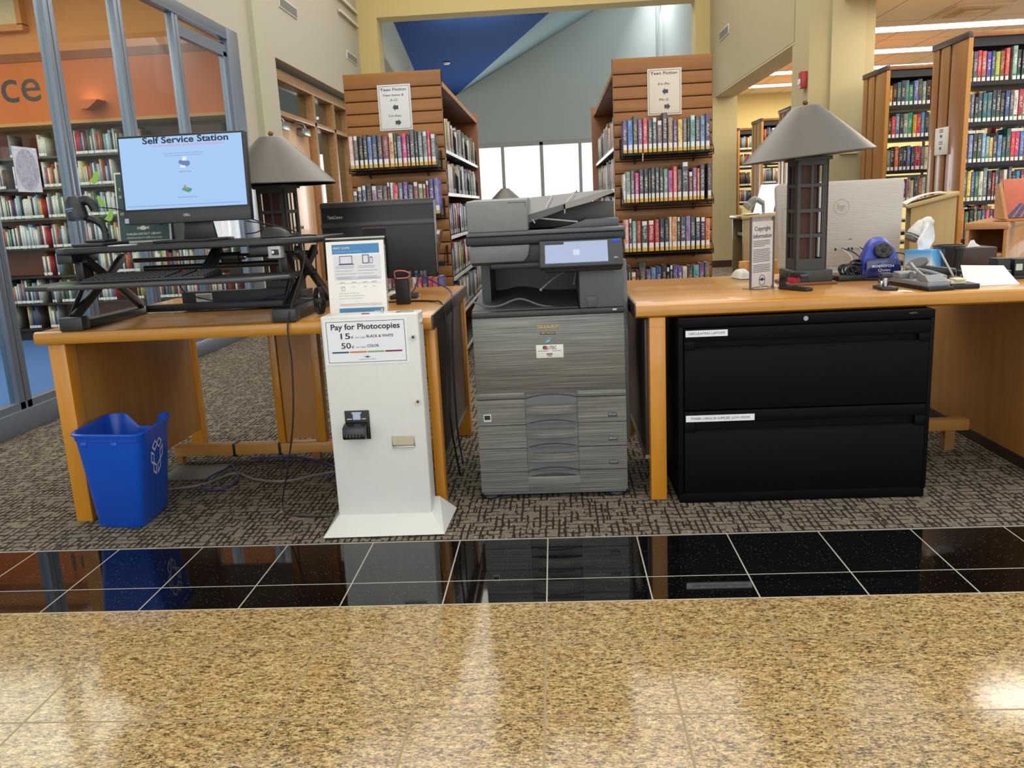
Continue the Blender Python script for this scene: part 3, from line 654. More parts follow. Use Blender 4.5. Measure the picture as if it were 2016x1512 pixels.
def tray_drawer(z0, z1, lab):
    q = MB(); band(q, z0, z1); dr = q.build('paper_drawer', STRI, cp)
    pk = pocket(z0, z1-.002, 'handle_pocket', dr)
    q = MB(); k = 14; zc = z0+.062-.022
    xs = [HX0+.001+(HX1-HX0-.002)*i/k for i in range(k+1)]
    yy = lambda i: 3.086-.016*(1-(2*i/k-1)**2)
    q.raw([(x, yy(i), zc) for i, x in enumerate(xs)] + [(x, yy(i), zc+.033) for i, x in enumerate(xs)] + [(x, yy(i)+.01, zc) for i, x in enumerate(xs)] + [(x, yy(i)+.01, zc+.033) for i, x in enumerate(xs)],
          [[i, i+1, k+2+i, k+1+i] for i in range(k)] + [[2*k+2+i, 3*k+3+i, 3*k+4+i, 2*k+3+i] for i in range(k)] + [[k+1+i, k+2+i, 3*k+4+i, 3*k+3+i] for i in range(k)] + [[i, 2*k+2+i, 2*k+3+i, i+1] for i in range(k)] + [[0, k+1, 3*k+3, 2*k+2], [k, 3*k+2, 4*k+3, 2*k+1]])
    q.build('handle', STRI, dr)
    q = MB(); q.box(.240, .276, 3.0835, 3.086, z0+.018, z0+.037, b=.001); pl = q.build('size_label', M('4a4b48', .4), dr)
    text(lab, M('d2d0c4', .5), pl, (.258, 3.0831, z0+.026), h=.006, width=.026, align='C')
tray_drawer(.303, .402, '8½x11'); tray_drawer(.2085, .3005, '8½x11'); tray_drawer(.1135, .206, '11x17')
q = MB(); band(q, .03, .111); q.box(HX0-.001, HX1+.001, 3.085, 3.102, .03, .09, b=.001); bp = q.build('lower_panel', STRI, cp)
q = MB(); q.box(-.255, .305, 3.09, 3.11, .018, .032, b=.003); q.build('kick_strip', CGM, cp)
pocket(.088, .107, 'lower_grip', bp)
q = MB(); q.box(-.237, -.208, 3.0835, 3.086, .318, .346, b=.001); es = q.build('energy_sticker', M('dadad4', .5), cp)
q = MB(); q.box(-.234, -.211, 3.083, 3.0837, .325, .343); q.build('sticker_print', M('1c1e1e', .5), es)
q = MB(); q.lathe([(.01, 0)], (0, 0, 0)) if 0 else None
for x, y in ((-.23, 3.13), (.27, 3.13), (-.22, 3.66), (.27, 3.66)):
    q = MB(); q.lathe([(.036, 0), (.042, .006), (.04, .016), (.015, .024)], (x, y, 0), 24); q.build('foot', BLACK, cp)
# top deck with output bay
q = MB(); q.box(-.262, .312, 3.084, 3.72, .719, .742, b=.006); q.build('top_deck', CGD, cp)
q = MB()
def bayfn(u, v):
    x = -.262+u*.405; y = 3.12+v*.5
    return (x, y, .745+.022*math.exp(-((u-.42)/.2)**2)*(v**.7)*1.0+.06*max(0, .25-u)*v+ .02*v)
q.grid(bayfn, 30, 16, .012); q.build('output_tray', CG, cp)
q = MB(); q.tube([(-.258+.39*i/30, 3.15, .752+.028*math.exp(-((i/30-.45)/.15)**2)+(.022*math.exp(-((i/30)/.10)**2))-.016*max(0, i/30-.55)/.45) for i in range(31)], .004, 8); q.build('tray_lip', CGM, cp)
q = MB(); q.box(-.235, .16, 3.60, 3.72, .74, .93); q.box(-.235, -.2, 3.3, 3.62, .74, .93); q.build('bay_back', CGD, cp)
q = MB(); q.box(-.12, .1, 3.585, 3.6, .885, .893, b=.002); q.build('exit_slot', CGB, cp)
q = MB(); q.tube(bez([(.14, 3.36, .868), (.09, 3.31, .86), (.04, 3.25, .835), (.0, 3.2, .806)], 8), [.003]*24+[.006], 8); q.tube(bez([(.142, 3.36, .868), (.138, 3.33, .845), (.131, 3.3, .815)], 8), [.003]*16+[.005], 8); q.build('paper_guide', M('b4b6b4', .4), cp)
q = MB(); q.prism([(3.088, .742), (3.094, .905), (3.13, .93), (3.7, .93), (3.7, .742)], .146, .311, 'x', b=.005); rp = q.build('right_pillar', CG, cp)
q = MB(); q.box(.172, .210, 3.084, 3.093, .744, .786, b=.002); q.build('card_reader', M('4a4d4e', .4), rp)
q = MB(); q.box(.146, .312, 3.083, 3.09, .724, .741, b=.002); us = q.build('usb_strip', CGD, rp)
q = MB(); q.box(.266, .282, 3.0815, 3.084, .729, .737, b=.001); q.build('usb_port', M('a8aaac', .3, .6), us)
# scanner
q = MB(); q.prism([(-.252, .926), (-.06, .926), (-.05, .93), (-.036, .95), (-.03, .987), (-.252, .987)], 3.068, 3.1, 'y', b=.004); q.build('scanner_front', CGM, cp)
q = MB(); q.box(-.25, .31, 3.09, 3.7, .915, .988, b=.004); q.box(-.18, .15, 3.08, 3.4, .9, .92, b=.004); q.build('scanner_body', CGB, cp)
q = MB(); q.box(-.265, .318, 3.065, 3.71, .988, 1.022, b=.006); q.build('scanner_glass_frame', CGB, cp)
q = MB(); q.box(-.262, .318, 3.06, 3.71, 1.022, 1.036, b=.004); q.build('document_cover', CG, cp)
# touch panel, tilted back
th = radians(28); cpn = Matrix.Translation((.153, 2.99, .952)) @ Matrix.Rotation(-th, 4, 'X')
q = MB(cpn); q.box(-.148, .148, -.004, .026, -.052, .05, b=.005, seg=3); tp = q.build('touch_panel', CGD, cp)
q = MB(cpn); q.box(-.128, .095, -.0052, -.0042, -.04, .043); q.build('screen', emit('b9c6e2', .95), tp)
q = MB(cpn); q.box(-.128, -.06, -.0058, -.0050, .033, .043); q.box(-.128, .095, -.0058, -.0050, -.04, -.0385); q.build('menu_bar', M('20242c', .3), tp)
q = MB(cpn); q.box(-.028, -.005, -.0058, -.0050, -.01, .012); q.build('screen_icon', emit('cfe2f4', 1.0), tp)
q = MB(cpn); q.box(.112, .138, -.006, -.003, .038, .044, b=.001); q.build('power_light', emit('2348ff', 2.0), tp)
q = MB(cpn); q.tube([(.122+.007*cos(a*pi/10), -.0055, -.028+.005*sin(a*pi/10)) for a in range(11)], .0009, 6); q.ball((.129-.007, -.0055, -.027), .0018); q.build('reader_mark', M('d6d6d6', .4), tp)
q = MB(); q.box(.02, .30, 3.0, 3.09, .885, .912, b=.008); q.build('panel_arm', CGB, cp)
# document feeder
q = MB(); q.prism([(3.072, 1.036), (3.069, 1.143), (3.075, 1.15), (3.4, 1.158), (3.58, 1.15), (3.6, 1.036)], -.257, -.035, 'x', b=.006); af = q.build('document_feeder', CGL, cp)
q = MB(); q.box(-.105, -.04, 3.0685, 3.07, 1.138, 1.14); q.box(-.0415, -.04, 3.0685, 3.07, 1.122, 1.14); q.build('feeder_seam', M('2c2d2e', .5), af)
q = MB(); q.raw([(-.035, 3.16, 1.092), (.278, 3.16, 1.168), (.285, 3.52, 1.176), (-.035, 3.52, 1.158), (-.035, 3.16, 1.062), (.278, 3.16, 1.162), (.285, 3.52, 1.164), (-.035, 3.52, 1.11)], [[0, 1, 2, 3], [7, 6, 5, 4], [0, 4, 5, 1], [1, 5, 6, 2], [2, 6, 7, 3], [3, 7, 4, 0]]); q.build('feed_tray', CG, cp)
q = MB(); q.tube([(.03, 3.2, 1.112), (.06, 3.48, 1.166)], .0015, 6); q.tube([(.11, 3.2, 1.131), (.15, 3.48, 1.171)], .0015, 6); q.build('tray_groove', M('b4b4b0', .4), cp)
q = MB(); q.prism([(.1, 1.106), (.20, 1.128), (.235, 1.142), (.285, 1.158), (.285, 1.169), (.1, 1.124)], 3.15, 3.1625, 'y'); q.box(.1, .105, 3.15, 3.17, 1.09, 1.125); q.build('tray_rail', M('8f8a82', .4), cp)
q = MB(); q.box(-.035, .30, 3.36, 3.58, 1.036, 1.13, b=.004); q.build('feeder_rear', M('4a4843', .45), cp)
q = MB(); q.prism([(-.035, 1.036), (.05, 1.036), (.12, 1.044), (.18, 1.066), (.305, 1.066), (.305, 1.036)], 3.18, 3.37, 'y', b=.002); q.build('exit_tray', CG, cp)
q = MB(); q.tube([(.0, 3.17, 1.078), (.09, 3.16, 1.066), (.15, 3.155, 1.058)], .0028, 8); q.tube([(-.02, 3.16, 1.075), (-.01, 3.155, 1.06)], .003, 8); q.build('paper_stop', M('a9a9a4', .4), cp)

# ---------------------------------------------------------------- recycling bin
rb = thing('recycling_bin', 'blue plastic recycling bin with white arrows at the left desk leg', 'bin', (-1.63, 3.02, 0))
BLU = M('0d4fbc', .32, spec=.5, var=.03)
bot = [(-1.728, 2.905), (-1.535, 2.882), (-1.55, 3.14), (-1.735, 3.155)]; top = [(-1.752, 2.862), (-1.466, 2.82), (-1.502, 3.158), (-1.772, 3.178)]
def rrect(c, r, n=6):
    out = []
    for i in range(4):
        p = Vector(c[i]); a = (Vector(c[i-1])-p).normalized(); b = (Vector(c[(i+1) % 4])-p).normalized()
        for k in range(n+1):
            t = k/n; out.append(tuple(p + a*r*(1-t)**2 + b*r*t**2))
    return out
def ringlerp(z, f, grow=0):
    A_ = rrect(bot, .035); B_ = rrect(top, .055)
    c = Vector((sum(p[0] for p in top)/4, sum(p[1] for p in top)/4))
    o = []
    for a, b in zip(A_, B_):
        p = Vector(a).lerp(Vector(b), f); d = (p-Vector((c.x, c.y))).normalized(); p = p + d*grow; o.append((p.x, p.y, z))
    return o
def dens(r):
    o = []
    for i in range(len(r)):
        a = Vector(r[i]); b = Vector(r[(i+1) % len(r)]); m = 14 if (a-b).length > .1 else 1
        for k in range(m): o.append(tuple(a.lerp(b, k/m)))
    return o
rings = [dens(ringlerp(0, 0, -.006)), dens(ringlerp(.006, .02)), dens(ringlerp(.35, .93)), dens(ringlerp(.352, .935, .004)), dens(ringlerp(.372, .99, .004)), dens(ringlerp(.374, .995, .012)), dens(ringlerp(.38, 1, .013)), dens(ringlerp(.384, 1, .008)), dens(ringlerp(.384, 1, .002)), dens(ringlerp(.37, .96, -.003)), dens(ringlerp(.01, .04, -.005))]
# bite out of the back rim
def bite(p):
    if p[1] < 3.06 or p[2] < .33: return p
    x = p[0]; e = 0
    if -1.70 < x < -1.552: e = .055*min(1, (x+1.70)/.05, (-1.552-x)/.026)
    return (p[0], p[1], p[2]-max(0, e))
rings = [[bite(p) for p in r] for r in rings]; n = len(rings[0])
q = MB(); q.raw([p for r in rings for p in r], [[i*n+k, i*n+(k+1) % n, (i+1)*n+(k+1) % n, (i+1)*n+k] for i in range(len(rings)-1) for k in range(n)] + [list(range(n))[::-1], list(range((len(rings)-1)*n, len(rings)*n))])
q.build('bin_body', BLU, rb, smooth=40)
q = MB()
for x in (-1.70, -1.575): q.box(x-.012, x+.012, 2.836-.14*(x+1.575), 2.86-.14*(x+1.575), .335, .352, b=.003)
q.build('rim_lug', BLU, rb)
# recycling arrows on the right side
P_b = Vector((-1.535, 2.882, 0)).lerp(Vector((-1.55, 3.14, 0)), .5); P_t = Vector((-1.466, 2.82, .38)).lerp(Vector((-1.502, 3.158, .38)), .5)
Vx = (P_t-P_b).normalized(); Ux = (Vector((-1.502, 3.158, .38))-Vector((-1.466, 2.82, .38))).normalized(); Nx = Ux.cross(Vx).normalized()
oc = P_b.lerp(P_t, .67)+Nx*.0025 + Ux*.0
q = MB()
for k in range(3):
    an = pi/2 + k*2*pi/3
    def T(x, y, e=0): # local 2d rotated
        c_, s_ = cos(an-pi/2), sin(an-pi/2); X = x*c_-y*s_; Y = x*s_+y*c_
        return tuple(oc + Ux*X*.062 + Vx*Y*.075 + Nx*e)
    def strip(pts, w=.13):
        for a, b in zip(pts, pts[1:]+pts[:1]):
            d = Vector((b[0]-a[0], b[1]-a[1])).normalized(); nn = Vector((-d.y, d.x))*w/2; d = d*w/2
            q.raw([T(a[0]-d.x-nn.x, a[1]-d.y-nn.y), T(b[0]+d.x-nn.x, b[1]+d.y-nn.y), T(b[0]+d.x+nn.x, b[1]+d.y+nn.y), T(a[0]-d.x+nn.x, a[1]-d.y+nn.y)], [[0, 1, 2, 3]])
    for ph, ln, sk in ((.53, .25, .10), (-.53, .25, -.10)):
        cx_, cy_ = .72*cos(pi/2+ph), .72*sin(pi/2+ph); t_ = Vector((-sin(pi/2+ph), cos(pi/2+ph))); n_ = Vector((cos(pi/2+ph), sin(pi/2+ph)))
        strip([tuple(Vector((cx_, cy_))+t_*(a*ln+sk*b)+n_*b*.2) for a, b in ((-1, -1), (1, -1), (1, 1), (-1, 1))], .10)
q.build('recycling_symbol', M('d9dce2', .5), rb, smooth=0)

# ---------------------------------------------------------------- sit-stand converter
CB = M('17181a', .42, var=.04); CB2 = M('222427', .38); EDG = M('3c3e40', .35)
cv_ = thing('standing_desk_converter', 'black two level standing desk converter on the left desk', 'desk converter', (-1.33, 3.15, .752))
for x0, s in ((-1.775, 1), (-.975, 1)):
    q = MB(); q.box(x0, x0+.09, 2.945, 3.0, .752, .803, b=.006); q.prism([(3.0, .752), (3.0, .795), (3.03, .782), (3.46, .782), (3.47, .752)], x0+.012, x0+.078, 'x', b=.004); q.build('foot', CB2, cv_)
q = MB(); q.box(-1.69, -.96, 3.44, 3.475, .758, .788, b=.003); q.build('cross_bar', CB, cv_)
def bar(q, y0, z0, y1, z1, x0, x1, w=.03):
    d = Vector((y1-y0, z1-z0)).normalized(); n_ = Vector((-d.y, d.x))*w/2
    q.prism([(y0-n_.x, z0-n_.y), (y1-n_.x, z1-n_.y), (y1+n_.x, z1+n_.y), (y0+n_.x, z0+n_.y)], x0, x1, 'x', b=.003)
for xa in (-1.745, -.935):
    q = MB(); bar(q, 2.985, .80, 3.40, 1.0, xa, xa+.022); q.build('scissor_arm', CB, cv_)
    q = MB(); bar(q, 3.44, .79, 3.06, 1.01, xa+.03, xa+.052); q.cyl((xa, 3.22, .912), (xa+.06, 3.22, .912), .012, 12); q.build('scissor_arm', CB2, cv_)
    q = MB(); bar(q, 2.99, .80, 3.1, .90, xa-.012, xa-.002, .02); q.build('brace', CB2, cv_)
q = MB(); q.cyl((-1.60, 3.3, .95), (-1.0, 3.3, .95), .012, 12); q.cyl((-1.7, 3.42, .98), (-.92, 3.42, .98), .01, 12); q.build('torsion_bar', CB, cv_)
q = MB(); q.prism([(-1.815, 2.84), (-1.70, 2.80), (-1.02, 2.80), (-.965, 2.815), (-.878, 2.885), (-.878, 3.06), (-1.815, 3.06)], .913, .929, 'z', b=.004); q.build('keyboard_tray', M('1d1e20', .4, var=.05), cv_)
q = MB(); q.tube([(-1.70, 2.800, .921), (-1.02, 2.800, .921), (-.965, 2.814, .921), (-.876, 2.886, .921)], .0072, 8); q.build('tray_edge', EDG, cv_)
q = MB(); q.prism([(-1.815, 3.10), (-1.79, 3.02), (-1.74, 2.99), (-1.05, 2.99), (-.93, 3.0), (-.84, 3.04), (-.80, 3.10), (-.80, 3.42), (-1.815, 3.42)], 1.029, 1.052, 'z', b=.006); q.build('worksurface', M('1b1c1e', .36, var=.05), cv_)
for x0, x1 in ((-1.79, -1.73), (-1.06, -.985)):
    q = MB(); q.box(x0, x1, 3.02, 3.2, .995, 1.03, b=.004); q.build('mount_bracket', CB2, cv_)
for xa in (-1.735, -.955):
    q = MB(); q.box(xa, xa+.025, 3.05, 3.12, .925, 1.0, b=.003); q.box(xa-.01, xa, 3.055, 3.06, .925, 1.03); q.build('tray_hanger', CB, cv_)
q = MB(); bar(q, 3.06, .93, 3.22, 1.02, -1.27, -1.235, .035); q.build('lift_arm', CB2, cv_)
q = MB(); q.cyl((-1.235, 3.2, .985), (-1.165, 3.2, .985), .02, 20); q.cyl((-1.165, 3.2, .985), (-1.145, 3.2, .985), .012, 16); gs = q.build('gas_spring', CB, cv_)
q = MB(); q.cyl((-1.152, 3.2, .985), (-1.138, 3.2, .985), .01, 14, .004); q.build('spring_cap', CHROME, gs)
q = MB(); q.box(-.982, -.936, 3.0, 3.05, .982, 1.026, b=.003); sb = q.build('power_box', M('a9a9a6', .4), cv_)
q = MB(); q.box(-.968, -.942, 2.9985, 3.001, .994, 1.014, b=.004); q.build('socket_plate', BLACK, sb)
q = MB(); q.lathe([(0, 0), (.004, .0)], (0, 0, 0), 12) if 0 else q.ball((-.963, 2.998, 1.004), .005, .0015, .006, 12); q.build('rocker_switch', M('d9d9d9', .4), sb)
q = MB(); q.grid(lambda u, v: (-1.665+.06*(u-.5)*(1-.2*abs(v-.5)), 2.83+.035*v, .9297), 6, 4); q.build('green_sticker', M('2fae4a', .5), cv_)

# keyboard
kb = thing('keyboard', 'black full size keyboard on the lower tray of the converter', 'keyboard', (-1.40, 2.93, .929), radians(2))
kb.rotation_euler = (0, 0, 0)
q = MB(); q.prism([(2.86, .930), (2.86, .938), (3.02, .952), (3.022, .930)], -1.62, -1.17, 'x', b=.002); q.build('case', CB2, kb)
q = MB()
for r in range(6):
    y = 2.868+r*.0245; z = .939+r*.0022; x = -1.612
    ks_ = 22 if r else 14
    for k in range(22):
        if r == 0 and 3 < k < 9: continue
        if k in (15, 18) : continue
        xx = -1.614+k*.0201; q.box(xx, xx+.0172, y, y+.02, z, z+.006, b=.0015, seg=1)
q.box(-1.614+4*.0201, -1.614+9*.0201-.003, 2.868, 2.888, .939, .945, b=.0015, seg=1)
q.box(-1.612, -1.176, 2.866, 3.015, .936, .9395); q.build('keycaps', M('26272a', .35), kb)

# mouse
def mouse(name, label, loc, rz, mat, sc=1.0):
    t_ = thing(name, label, 'mouse', loc, rz); t_.scale = (sc,)*3
    q = MB(); q.grid(lambda u, v: ((u-.5)*.064*(1-.25*abs(v-.5)), (v-.5)*.11, .003+.036*max(0, (1-(2*u-1)**4))*max(0, 1-(2*v-1.12)**2)**.5 if 0 < v < 1 else .003), 12, 16); q.box(-.027, .027, -.05, .05, 0, .006, b=.003); q.build('shell', mat, t_, local=True)
    q = MB(); q.cyl((-.004, .032, .034), (.004, .032, .034), .007, 12); q.build('scroll_wheel', BLACK, t_, local=True)
    return t_
mouse('mouse', 'black wired mouse on the upper deck right of the self service screen', (-1.00, 3.17, 1.0522), radians(80), CB2, 1.05)

# Dell screen
ds = thing('monitor', 'black desktop screen showing Self Service Station in large letters', 'monitor', (-1.34, 3.25, 1.052))
tl = radians(4); MX = Matrix.Translation((-1.3475, 3.2, 1.292)) @ Matrix.Scale(.965, 4, (1, 0, 0)) @ Matrix.Rotation(-tl, 4, 'X')
q = MB(MX); q.box(-.258, .258, 0, .04, -.165, .166, b=.006); q.build('housing', CB, ds)
q = MB(MX); q.box(-.248, .248, -.0012, .001, -.110, .157); scr = q.build('screen', None or emit('aacdf6', 1.0), ds)
q = MB(MX); q.box(-.258, .258, -.0015, .001, -.165, -.118, b=.0005); ch = q.build('chin', M('2b2b2a', .45), ds)
q = MB(MX); q.box(-.256, -.240, -.0025, -.001, -.16, -.142); q.build('chip_sticker', M('9fb4c4', .4), ch)
def mtext(s, par, x, z, h, w, mat, bold=0, al='C', y=-.0016):
    o = MX @ Vector((x, y, z)); return text(s, mat, par, o, (1, 0, 0), MX.to_3x3() @ Vector((0, 0, 1)), h, w, al, bold)
mtext('DELL', ch, 0, -.142, .0085, .026, M('b8b8b4', .4), .02, y=-.0018)
SI = M('23283c', .6, var=0)
mtext('Self Service Station', scr, .022, .133, .023, .335, SI, .028)
mtext('If print costs exceed $5, please see info desk before inserting payment', scr, .026, .121, .0075, .29, emit('ee8fb4', .9), .01)
mtext('To print from a public library computer, enter library card', scr, .008, .092, .0045, .155, emit('6c8fc0', .8)); mtext('Enter your email address to print from a mobile device', scr, .008, .0835, .0045, .145, emit('6c8fc0', .8))
mtext('Release Print Job', scr, .010, .022, .0048, .046, emit('53729f', .7)); mtext('Pay Fines on Library Card', scr, .010, -.073, .0048, .075, emit('53729f', .7))
q = MB(MX); y = -.0018
q.raw([(-.012, y, .054), (.02, y, .042), (.032, y, .05), (.032, y, .062), (-.006, y, .068), (-.014, y, .062)], [[0, 1, 2, 3, 4, 5]]); q.build('printer_icon', emit('7a97cc', .8), scr)
q = MB(MX); y = -.0021
q.raw([(.0, y, .065), (.017, y, .064), (.021, y, .078), (.006, y, .08)], [[0, 1, 2, 3]]); q.raw([(-.012, y, .041), (.008, y, .037), (.016, y, .045), (-.004, y, .049)], [[0, 1, 2, 3]]); q.build('printer_paper', emit('e4f0fc', 1.0), scr)
q = MB(MX); y = -.0018
q.raw([(-.012, y, -.043), (.016, y, -.055), (.03, y, -.047), (.03, y, -.04), (.0, y, -.032)], [[0, 1, 2, 3, 4]]); q.build('cash_icon', emit('56b88c', .8), scr)
q = MB(MX); y = -.0021; q.box(.0, .007, y-.0002, y, -.042, -.026); q.box(.009, .016, y-.0002, y, -.042, -.034); q.build('coin_icon', emit('d49a80', .8), scr)
q = MB(MX); q.box(-.24, .225, -.0016, -.0013, -.0995, -.0975); q.build('task_bar', emit('7fa6de', .9), scr)
q = MB(); q.prism([(-1.40, 1.06), (-1.27, 1.06), (-1.285, 1.15), (-1.385, 1.15)], 3.25, 3.275, 'y', b=.003); q.build('stand_neck', CB2, ds)
q = MB(); q.prism([(-1.475, 3.14), (-1.26, 3.14), (-1.21, 3.2), (-1.23, 3.34), (-1.44, 3.34)], 1.052, 1.062, 'z', b=.003); q.build('stand_base', CB, ds)

# green library sign behind the screen
gsn = thing('counter_sign', 'dark green library sign with cream edge standing behind the screen', 'sign', (-1.615, 3.37, 1.052))
MS = Matrix.Translation((-1.615, 3.37, 1.054)) @ Matrix.Rotation(-radians(6), 4, 'X')
q = MB(MS); q.box(-.11, .11, 0, .006, 0, .285, b=.001); q.build('frame', M('d6d2c0', .4), gsn)
q = MB(MS); q.box(-.103, .103, -.001, .001, .008, .278); gp = q.build('sheet', M('33504f', .5), gsn)
def stext(s, x, z, h, w, mat, al='L', bold=0):
    return text(s, mat, gp, MS @ Vector((x, -.0016, z)), (1, 0, 0), MS.to_3x3() @ Vector((0, 0, 1)), h, w, al, bold)
CRM = M('e0dccc', .5)
for s, z in (('t', .212), ('u', .182), ('m', .112)): stext(s, -.094, z, .016, None, CRM)
stext('CHELSEA DISTRICT LIBRARY', -.076, .031, .0085, .146, CRM, 'L', .012); stext('chelseadistrictlibrary.org', -.076, .017, .0075, .146, CRM)
q = MB(MS); emblem(q, -.005, .055, .03, -.0012); q.box(-.008, -.002, -.0018, -.0012, .051, .062); q.build('library_mark', CRM, gp)
q = MB(MS); q.prism([(-.05, .006), (0, .0), (.05, .006), (.05, .07), (-.05, .07)], .006, .05, 'y'); q.build('easel', M('c9c9c0', .4), gsn)
q = MB(); q.lathe([(.0, 0), (.05, 0), (.052, .003), (.0, .005)], (-1.545, 3.05, 1.052), 28); wd = q.build('coaster', M('e2e4e6', .4)); tag(wd, 'flat white disc on the upper deck in front of the green sign', 'coaster')

# barcode scanner on stand
bs = thing('barcode_scanner', 'black barcode scanner on a curved stand at the left of the upper deck', 'barcode scanner', (-1.70, 3.2, 1.052))
q = MB(); q.prism([(-1.76, 3.08), (-1.64, 3.08), (-1.62, 3.25), (-1.74, 3.25)], 1.052, 1.066, 'z', b=.005); q.prism([(-1.73, 3.12), (-1.65, 3.12), (-1.65, 3.22), (-1.71, 3.22)], 1.066, 1.078, 'z', b=.006); q.build('stand_base', CB2, bs)
q = MB(); q.tube(bez([(-1.676, 3.18, 1.07), (-1.678, 3.18, 1.115), (-1.695, 3.17, 1.145), (-1.735, 3.15, 1.165)], 8), .0125, 12); q.build('gooseneck', CB, bs)
MH = Matrix.Translation((-1.757, 3.14, 1.2)) @ Matrix.Rotation(radians(-8), 4, 'Y')
q = MB(MH); q.lathe([(.0, -.045), (.037, -.043), (.039, -.03), (.036, .0), (.033, .025), (.02, .042), (0, .046)], (0, 0, 0), 24); hd = q.build('scan_head', CB2, bs)
q = MB(MH); q.lathe([(.0, -.0465), (.031, -.0465), (.031, -.04)], (0, 0, 0), 24); q.build('scan_window', M('050506', .2), hd)
q = MB(MH); q.box(-.018, .012, -.0385, -.0355, -.006, -.001); q.box(-.012, .006, -.0382, -.0355, -.013, -.0095); q.build('head_print', M('6f86b4', .5), hd)
q = MB(); q.tube(bez([(-1.75, 3.14, 1.222), (-1.72, 3.15, 1.226), (-1.70, 3.15, 1.218), (-1.688, 3.155, 1.19)], 6), [.017]*6+[.018]*7+[.017]*6, 12); q.build('grip', CB, bs)
q = MB(); q.tube(bez([(-1.69, 3.155, 1.2), (-1.64, 3.22, 1.19), (-1.58, 3.28, 1.165), (-1.50, 3.3, 1.12)], 8), .0022, 6); q.build('cord', CB, bs)

# power supply box under the converter
ub = thing('power_unit', 'black power unit with a white barcode label under the converter', 'power unit', (-1.29, 3.5, .752))
q = MB(); q.box(-1.545, -1.03, 3.478, 3.517, .754, .834, b=.005); q.build('casing', M('1b1c1d', .5), ub)
q = MB(); q.box(-1.48, -1.41, 3.4725, 3.4785, .79, .826, b=.001); ul = q.build('barcode_label', M('d6d2c0', .5), ub)
q = MB()
for i in range(18): q.box(-1.474+i*.0034, -1.4725+i*.0034, 3.4715, 3.473, .802, .821)
q.build('bars', M('6d675c', .5), ul)

# print guide in an acrylic stand behind the kiosk
pg = thing('sign_holder', 'clear holder with a blue headed print guide behind the payment box', 'sign holder', (-.676, 3.06, .752))
MP = Matrix.Translation((-.676, 3.04, .754)) @ Matrix.Rotation(-radians(5), 4, 'X')
q = MB(MP); q.box(-.108, .108, -.002, .001, 0, .276); pp = q.build('paper', PAPER, pg)
q = MB(MP); q.box(-.109, .112, .003, .006, 0, .288); q.box(-.109, .112, -.006, -.004, 0, .27) if 0 else None; q.box(-.109, .112, .001, .05, 0, .003); q.build('acrylic', glass('eef2f2', .8, .04), pg)
q = MB(MP); q.box(-.109, .112, .002, .007, .285, .29); q.build('acrylic_edge', M('b8b29c', .2), pg)
BLG = M('3f83b8', .5, var=.02)
def pbox(x0, x1, z0, z1, mat, nm, e=.0004):
    q = MB(MP); q.box(x0, x1, -.002-e, -.002, z0, z1); return q.build(nm, mat, pp)
hb = pbox(-.086, .09, .23, .265, BLG, 'header_band'); fb = pbox(-.072, .096, .004, .03, BLG, 'footer_band'); pbox(-.083, .094, .135, .225, M('d9dade', .7, var=.01), 'tint_panel', .0002)
def ptext(s, x, z, h, w, mat, par=None):
    return text(s, mat, par or pp, MP @ Vector((x, -.003, z)), (1, 0, 0), MP.to_3x3() @ Vector((0, 0, 1)), h, w)
ptext('PRINT GUIDE', -.08, .248, .0075, .06, WHITE, hb); ptext('Print from anywhere using the following devices', -.08, .2375, .004, .105, M('b9d2e6', .6), hb); ptext('princh', .06, .0135, .008, .036, WHITE, fb)
q = MB(MP)
def outline(x0, x1, z0, z1, w):
    for a in ((x0, x1, z1-w, z1), (x0, x1, z0, z0+w), (x0, x0+w, z0, z1), (x1-w, x1, z0, z1)): q.box(a[0], a[1], -.0032, -.0024, a[2], a[3])
outline(-.06, -.012, .193, .223, .002); q.box(-.064, -.006, -.0032, -.0024, .19, .193); q.build('laptop_drawing', M('33457f', .5), pp)
q = MB(MP); outline(.026, .05, .193, .225, .0025); q.build('tablet_drawing', M('33457f', .5), pp)
q = MB(MP); outline(.053, .064, .193, .216, .0012); q.box(.053, .064, -.0032, -.0024, .213, .216); q.build('phone_drawing', M('33457f', .5), pp)
q = MB(MP)
q = MB(MP)
rr = random.Random(3)
for i in range(9):
    for x0, x1 in ((-.076, 0), (.008, .082)):
        z = .184-i*.0055
        if i in (2, 4, 6): continue
        q.box(x0, x1-rr.random()*.02, -.003, -.0025, z, z+.0012)
for z in (.141, .136): q.box(-.072, .09, -.003, -.0025, z, z+.0012)
q.box(-.072, .09, -.003, -.0025, .1215, .1222)
for x in (-.062, -.02, .022, .056): q.box(x, x+.018, -.003, -.0025, .125, .1268); q.box(x+.002, x+.014, -.003, -.0025, .108, .1092)
for z in (.045, .04): q.box(-.07, .09, -.003, -.0025, z, z+.0012)
for z in (.085, .076, .066): q.box(-.07, .05-rr.random()*.05, -.003, -.0025, z, z+.0009)
outline(-.058, -.046, .095, .11, .001)
q.build('text_lines', M('9a9ca4', .7), pp)

